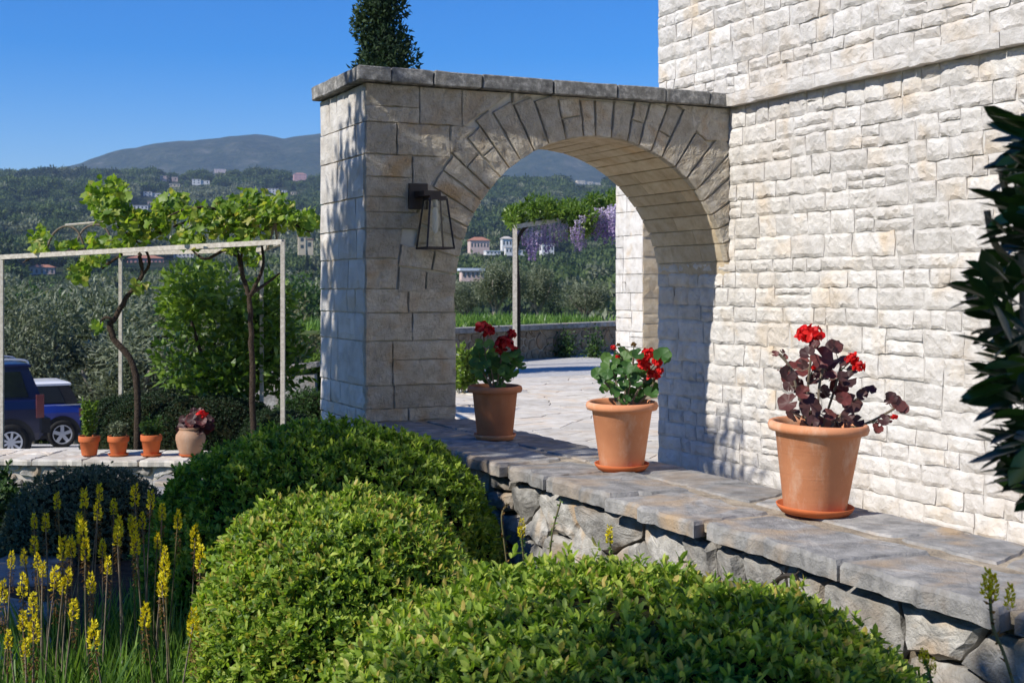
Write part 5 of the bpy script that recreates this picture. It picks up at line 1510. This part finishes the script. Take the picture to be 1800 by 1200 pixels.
# ------------------------------------------------------------------ houses on the hill
HB = []
def far_house(u, v, wpx, hpx, wall, roof, label, flat=False, nwin=4, Z=None, depth=.8, blocks=1):
    Zh = Z or hit(u, v); s = Zh/F
    HB.append((u, v, wpx, hpx, Zh))
    w, h = wpx*s, hpx*s; d = w*depth/blocks
    p = px(u, v, Zh); zb = p.z - h*.35
    ax = W(CA*1, 0).normalized(); ax = Vector((math.cos(-.9), math.sin(-.9), 0)); ax = W(1, .25).normalized(); ay = Vector((-ax.y, ax.x, 0))
    r = thing('hillside_house', (p.x, p.y, zb), label, 'house', 'houses on the hillside')
    r_ = random.Random(int(u*7+v))
    bw_ = w/blocks
    for b in range(blocks):
        hh = h*(1 - (.22*b if blocks > 1 else 0)); c = p + ax*(-w/2 + bw_*(b+.5)) + ay*(d*.12*b)
        V, Fc = obox(Vector((c.x,c.y,zb+(hh+h*.35)/2)), ax, ay, (0,0,1), bw_/2, d/2, (hh+h*.35)/2); wl_ = obj('wall', V, Fc, wall, r)
        zt = zb + hh + h*.35
        if flat:
            V, Fc = obox(Vector((c.x,c.y,zt+.15)), ax, ay, (0,0,1), bw_/2+.2, d/2+.2, .15)
        else:
            rh = min(h*.35, bw_*.25); e = .5
            q = [c+ax*(sx*(bw_/2+e))+ay*(sy*(d/2+e)) for sx, sy in ((-1,-1),(1,-1),(1,1),(-1,1))]
            V = [(k.x,k.y,zt) for k in q] + [tuple(Vector((c.x,c.y,zt+rh))+ax*(-bw_*.22)), tuple(Vector((c.x,c.y,zt+rh))+ax*(bw_*.22))]
            Fc = [(0,1,5,4),(1,2,5),(2,3,4,5),(3,0,4),(3,2,1,0)]
        obj('roof', V, Fc, roof, r)
        n = max(1, nwin//blocks); rows = 2 if hh > 5.2 else 1
        for row in range(rows):
            for k in range(n):
                l = (k+.5)/n - .5; ww, wh = min(1.3, bw_/n*.4), min(1.7, hh/rows*.5)
                wc = Vector((c.x,c.y,zt - hh + hh*(row+.55)/rows)) + ax*(l*bw_) - ay*(d/2+.03)
                V, Fc = obox(wc, ax, ay, (0,0,1), ww/2, .04, wh/2); obj('window', V, Fc, M['pane'], r)
    return r
far_house(275,347,44,9,M['house_white'],M['roof_pale'],'long white hillside house above the vine leaves', True, 8, blocks=3)
far_house(297,318,30,8,M['house_rose'],M['roof_pale'],'rose-coloured house high on the wooded hill', True, 5, blocks=2)
far_house(353,324,30,8,M['house_white'],M['roof_pale'],'white house high on the hill beside cypresses', True, 5, blocks=2)
far_house(307,329,18,5,M['house_cream'],M['roof_pale'],'small cream house below the rose-coloured one', True, 3)
far_house(247,369,26,7,M['house_white'],M['roof_pale'],'pale terrace house below the long white one', True, 4)
far_house(270,363,20,8,M['house_rose'],M['roof_pale'],'greyish house next to the pale terrace house', True, 3)
far_house(387,303,20,5,M['house_rose'],M['roof_pale'],'tiny house near the foot of the bare mountain', True, 3)
far_house(527,316,22,9,M['house_pink'],M['roof_tile'],'pinkish house near the top of the pier', False, 3)
far_house(480,340,18,8,M['house_white'],M['roof_pale'],'small white house among hillside trees', True, 3)
far_house(500,340,9,5,M['house_white'],M['roof_pale'],'tiny white cottage right of the small white house', True, 2)
far_house(516,343,9,5,M['house_cream'],M['roof_pale'],'tiny cream cottage downhill of the pinkish house', True, 2)
far_house(537,440,26,24,M['house_cream'],M['roof_tile'],'tall cream tower-like house beside the pier', True, 3, Z=520, blocks=2)
far_house(256,468,62,14,M['house_pink'],M['roof_tile'],'long pink house with red tiled roof under the pergola rail', False, 9, Z=640, depth=.4)
far_house(75,484,42,14,M['house_rose'],M['roof_tile'],'rose house with low tiled roof left of the pergola vine', False, 5, Z=560, depth=.6)
far_house(323,452,34,8,M['house_white'],M['roof_blue'],'white flat house seen between the vine trunks', True, 5, Z=700)
far_house(841,441,34,18,M['house_rose'],M['roof_tile'],'terracotta villa framed by the arch', False, 6, Z=600, depth=.7)
far_house(890,436,18,16,M['house_white'],M['roof_pale'],'white villa beside the wisteria post', False, 3, Z=640)
far_house(905,446,36,10,M['house_white'],M['roof_pale'],'row of white flat buildings behind the wisteria post', True, 7, Z=600, blocks=3)
far_house(961,444,22,14,M['house_white'],M['roof_pale'],'white house below the hanging wisteria', True, 3, Z=620)
far_house(865,447,26,5,M['house_white'],M['roof_blue'],'low white shed between the two villas', True, 4, Z=590)
far_house(1034,325,44,7,M['house_cream'],M['roof_pale'],'ruined pale walls on the hill above the wisteria', True, 6, blocks=3)
far_house(829,490,40,14,M['house_rose'],M['roof_blue'],'long shed with pale blue roof beside the pier edge', True, 5, Z=150, depth=.5)

# ------------------------------------------------------------------ hillside forest (one mass)
def forest(name, label, proto_kind, pts, scl, seed):
    me = bpy.data.meshes.new(name); me.from_pydata([tuple(p) for p in pts], [], [])
    at_ = me.attributes.new('scl', 'FLOAT', 'POINT'); at_.data.foreach_set('value', np.array(scl, dtype=np.float32))
    o = bpy.data.objects.new(name, me); COL.objects.link(o); tag(o, label, 'forest', None, 'stuff')
    rs = np.random.RandomState(seed)
    if proto_kind == 'round':
        cl = [(.5*math.cos(a)*q, .5*math.sin(a)*q, .55+rs.uniform(-.3,.3), rs.uniform(.25,.4)) for a, q in [(rs.uniform(0,6.28), math.sqrt(rs.uniform())) for _ in range(14)]]
        v, f, var = crown_mesh(cl, 900, .20, rs, .6)
    else:
        cl = [(0,0,z,.16*(1.15-z*.45)) for z in np.linspace(.1,2.0,14)]
        v, f, var = crown_mesh(cl, 300, .22, rs, .5)
    pm = mesh(name + '_tree', v, f, var)
    po = bpy.data.objects.new(name + '_tree', pm)
    ng = bpy.data.node_groups.new(name, 'GeometryNodeTree')
    ng.interface.new_socket('Geometry', in_out='INPUT', socket_type='NodeSocketGeometry'); ng.interface.new_socket('Geometry', in_out='OUTPUT', socket_type='NodeSocketGeometry')
    gi, go = ng.nodes.new('NodeGroupInput'), ng.nodes.new('NodeGroupOutput')
    ip = ng.nodes.new('GeometryNodeInstanceOnPoints'); oi = ng.nodes.new('GeometryNodeObjectInfo'); oi.inputs['Object'].default_value = po
    na = ng.nodes.new('GeometryNodeInputNamedAttribute'); na.data_type = 'FLOAT'; na.inputs['Name'].default_value = 'scl'
    rv = ng.nodes.new('FunctionNodeRandomValue'); rv.data_type = 'FLOAT'; rv.inputs[3].default_value = 6.28
    cx_ = ng.nodes.new('ShaderNodeCombineXYZ')
    L = ng.links.new
    L(gi.outputs[0], ip.inputs['Points']); L(oi.outputs['Geometry'], ip.inputs['Instance']); L(na.outputs[0], ip.inputs['Scale'])
    L(rv.outputs[1], cx_.inputs[2]); L(cx_.outputs[0], ip.inputs['Rotation']); L(ip.outputs[0], go.inputs[0])
    md = o.modifiers.new('scatter', 'NODES'); md.node_group = ng
    return o, pm
rs = np.random.RandomState(300)
kinds = {'green': ([], []), 'pale': ([], []), 'dark': ([], [])}
cnt = 0
while cnt < 52000:
    # even cover of the slope inside a wide wedge
    Z = math.sqrt(rs.uniform(150.**2, 2900.**2)); a = rs.uniform(-.52, .46)
    w_ = mnoise.noise(Vector((a*Z/150., Z/150., 9)))
    if Z < 500 and rs.uniform() < .25 and w_ > .1: continue
    if Z > 2300 and rs.uniform() < (Z-2300)/600: continue
    h = far_h(a, Z); p = W(a*Z, Z, h - .6)
    sc = (3.6 + 6.5*rs.uniform()**2.2)*(1 + Z/4200.)*(1 + .35*mnoise.noise(Vector((a*Z/90., Z/90., 33))))
    uu, v0 = CX + a*F, CY - (h - CAMZ)/Z*F; v1 = CY - (h + sc - CAMZ)/Z*F; ru = sc*.8/Z*F
    if any(abs(uu-b[0]) < b[2]*.5 + ru and Z < b[4] + 25 and v1 < b[1] + 1 and v0 > b[1] - b[3] for b in HB): continue
    m_ = mnoise.noise(Vector((a*Z/220. + 40, Z/220., 2)))
    k = 'pale' if (m_ > .18 and Z < 1500) or rs.uniform() < .10 else ('dark' if m_ < -.2 or rs.uniform() < .12 else 'green')
    kinds[k][0].append(p); kinds[k][1].append(sc); cnt += 1
for k, mt, lab in (('green','forest_green','mixed green woodland covering the hillside'),('pale','forest_pale','pale olive groves scattered over the hillside'),('dark','forest_dark','dark evergreen patches on the hillside')):
    o, pm = forest('hillside_forest', lab, 'round', kinds[k][0], kinds[k][1], 310); pm.materials.append(M[mt])
cy, cs = [], []
for _ in range(420):
    Z = math.sqrt(rs.uniform(400.**2, 2300.**2)); a = rs.uniform(-.5,.42)
    if mnoise.noise(Vector((a*Z/180., Z/180., 21))) < .05: continue
    cy.append(W(a*Z, Z, far_h(a, Z)-1)); cs.append(rs.uniform(4.5,8))
o, pm = forest('cypress_woods', 'scattered cypress spires on the distant hillside', 'spire', cy, cs, 320); pm.materials.append(M['cypress'])
# near valley growth between the drive and the hill
for q, (mt, num, lab) in enumerate((('olive', 620, 'grey-green olive scrub filling the valley floor'), ('forest_green', 380, 'fresh green thicket on the valley floor'), ('dry_tree', 160, 'brownish scrub on the valley floor'))):
    vp, vs = [], []
    for _ in range(num):
        Z = math.sqrt(rs.uniform(50.**2, 230.**2)); a = rs.uniform(-.5, .40)
        if a > -.1 and Z < 75: continue
        if 0 < mnoise.noise(Vector((a*Z/30., Z/30., 60+q))) and rs.uniform() < .6: continue
        p = W(a*Z, Z); h = ground_h(p) if Z < 112 else far_h(a, Z)
        p.z = h - .3; vp.append(p); vs.append(rs.uniform(2.0, 4.6))
    o, pm = forest('valley_scrub', lab, 'round', vp, vs, 330+q); pm.materials.append(M[mt])

# ------------------------------------------------------------------ small things on the rubble wall
def on_wall(u, v, out=.0): return on_x(u, v, XF - .03 - out)
# lizard
pts = [on_wall(1350,1030,.10), on_wall(1362,1022,.10), on_wall(1372,1014,.10), on_wall(1386,1010,.10), on_wall(1398,1012,.09), on_wall(1406,1022,.08), on_wall(1414,1040,.07), on_wall(1422,1055,.06)]
bm = bmesh.new(); vs_ = [bm.verts.new(p) for p in pts]
rad = [.007,.010,.011,.013,.010,.006,.004,.002]
for a, b in zip(vs_, vs_[1:]): bm.edges.new((a, b))
legs = []
for base_i, (u, v), (u2, v2) in ((2,(1369,1021),(1366,1027)),(2,(1376,1007),(1373,1003)),(4,(1394,1019),(1391,1025)),(4,(1402,1006),(1405,1003))):
    k1 = bm.verts.new(on_wall(u,v,.095)); k2 = bm.verts.new(on_wall(u2,v2,.085)); bm.edges.new((vs_[base_i],k1)); bm.edges.new((k1,k2)); legs += [k1,k2]
me = bpy.data.meshes.new('lizard'); bm.to_mesh(me); bm.free()
liz = bpy.data.objects.new('lizard', me); COL.objects.link(liz)
md = liz.modifiers.new('skin','SKIN'); me.skin_vertices.new() if not me.skin_vertices else None
for i, v in enumerate(me.skin_vertices[0].data):
    r_ = rad[i] if i < len(rad) else .0035; v.radius = (r_, r_*.8)
me.skin_vertices[0].data[3].use_root = True
liz.modifiers.new('sub','SUBSURF').render_levels = 1
me.materials.append(M['skin']); tag(liz, 'small dark lizard clinging to the rubble wall under the flagstones', 'lizard')
# dry leaf on the hedge
p = px(1117, 1008, 4.25); v, f = round_leaf(9, cup=.5)
o = obj('dry_leaf', v*.034 + np.array(p), f, plain('dry_leaf', (.36,.17,.10), (.46,.25,.16), 40, .8, .1, .2), None, smooth=True); tag(o, 'curled pinkish dry leaf lying on the broad hedge mound', 'leaf')
# weeds
def weed(pts, head, Z, label, col, seed, r=.004, group='weeds in front of the rubble wall'):
    q = [px(u, v, Z) for u, v in pts]; rt = thing('weed', q[0], label, 'weed', group)
    V, Fc = tube(bez(q, 5), r, 5); st = obj('stalk', V, Fc, M['stem'], rt)
    rs_ = np.random.RandomState(seed); n = 46; t_ = rs_.uniform(0,1,n); B = bez(q, 5)
    P = np.array([B[min(len(B)-1, int(k*len(B)))] for k in t_]); v_, f_, m = leaves(P, rs_.normal(size=(n,3))+np.array([0,0,.3]), rs_.uniform(.008,.024,n), rs_.uniform(.004,.010,n), rs_, 'small')
    obj('leaves', v_, f_, M['blade'] if col != 'husk' else M['husk'], rt, np.repeat(rs_.uniform(0,1,n), m))
    for (u, v, s) in head:
        inst('flower', SPK[seed % 4], rt, Matrix.Translation(px(u, v, Z)) @ Matrix.Scale(s, 4))
weed([(893,1005),(886,950),(882,905),(892,885)], [], 5.6, 'thin dried brown weed stalk by the shaded hedge', 'husk', 1)
weed([(921,985),(918,955),(917,930)], [(917,945,1.0)], 5.6, 'short weed with a yellow flower tip before the rubble stones', 'g', 2)
weed([(966,978),(972,930),(986,880)], [], 5.5, 'tall green weed reaching up to the flagstone edge', 'g', 3)
weed([(1072,990),(1073,965),(1072,940)], [(1071,955,.9)], 5.2, 'small yellow-flowered weed behind the broad hedge mound', 'g', 4)
weed([(1790,1230),(1765,1150),(1745,1100),(1740,1045)], [(1735,1050,.8),(1745,1058,.8),(1775,1070,.7)], 2.9, 'blurred yellow weed leaning out before the wall corner', 'husk', 5, .004)
weed([(1640,1215),(1635,1190),(1628,1165)], [(1628,1172,.5),(1640,1185,.5),(1620,1165,.45)], 3.2, 'tiny yellow flower at the foot of the wall', 'g', 6)

# ------------------------------------------------------------------ air
V, Fc = box(-4200, 6200, -60, 6900, -40, 780)
c4 = [W(-4800,-60), W(4400,-60), W(4400,6900), W(-4800,6900)]
V = [(p.x,p.y,-40) for p in c4] + [(p.x,p.y,640) for p in c4]
hz_ = obj('haze', V, Fc, None, None)
t = NT('air'); t.n.remove(t.bsdf)
pv = t.new('ShaderNodeVolumePrincipled'); pv.inputs['Color'].default_value = (.50,.70,1,1); pv.inputs['Density'].default_value = .00011; pv.inputs['Anisotropy'].default_value = .0
t.link(pv.outputs[0], t.out.inputs['Volume']); hz_.data.materials.append(t.m); tag(hz_, 'thin blue haze over the valley', None, None, 'stuff')
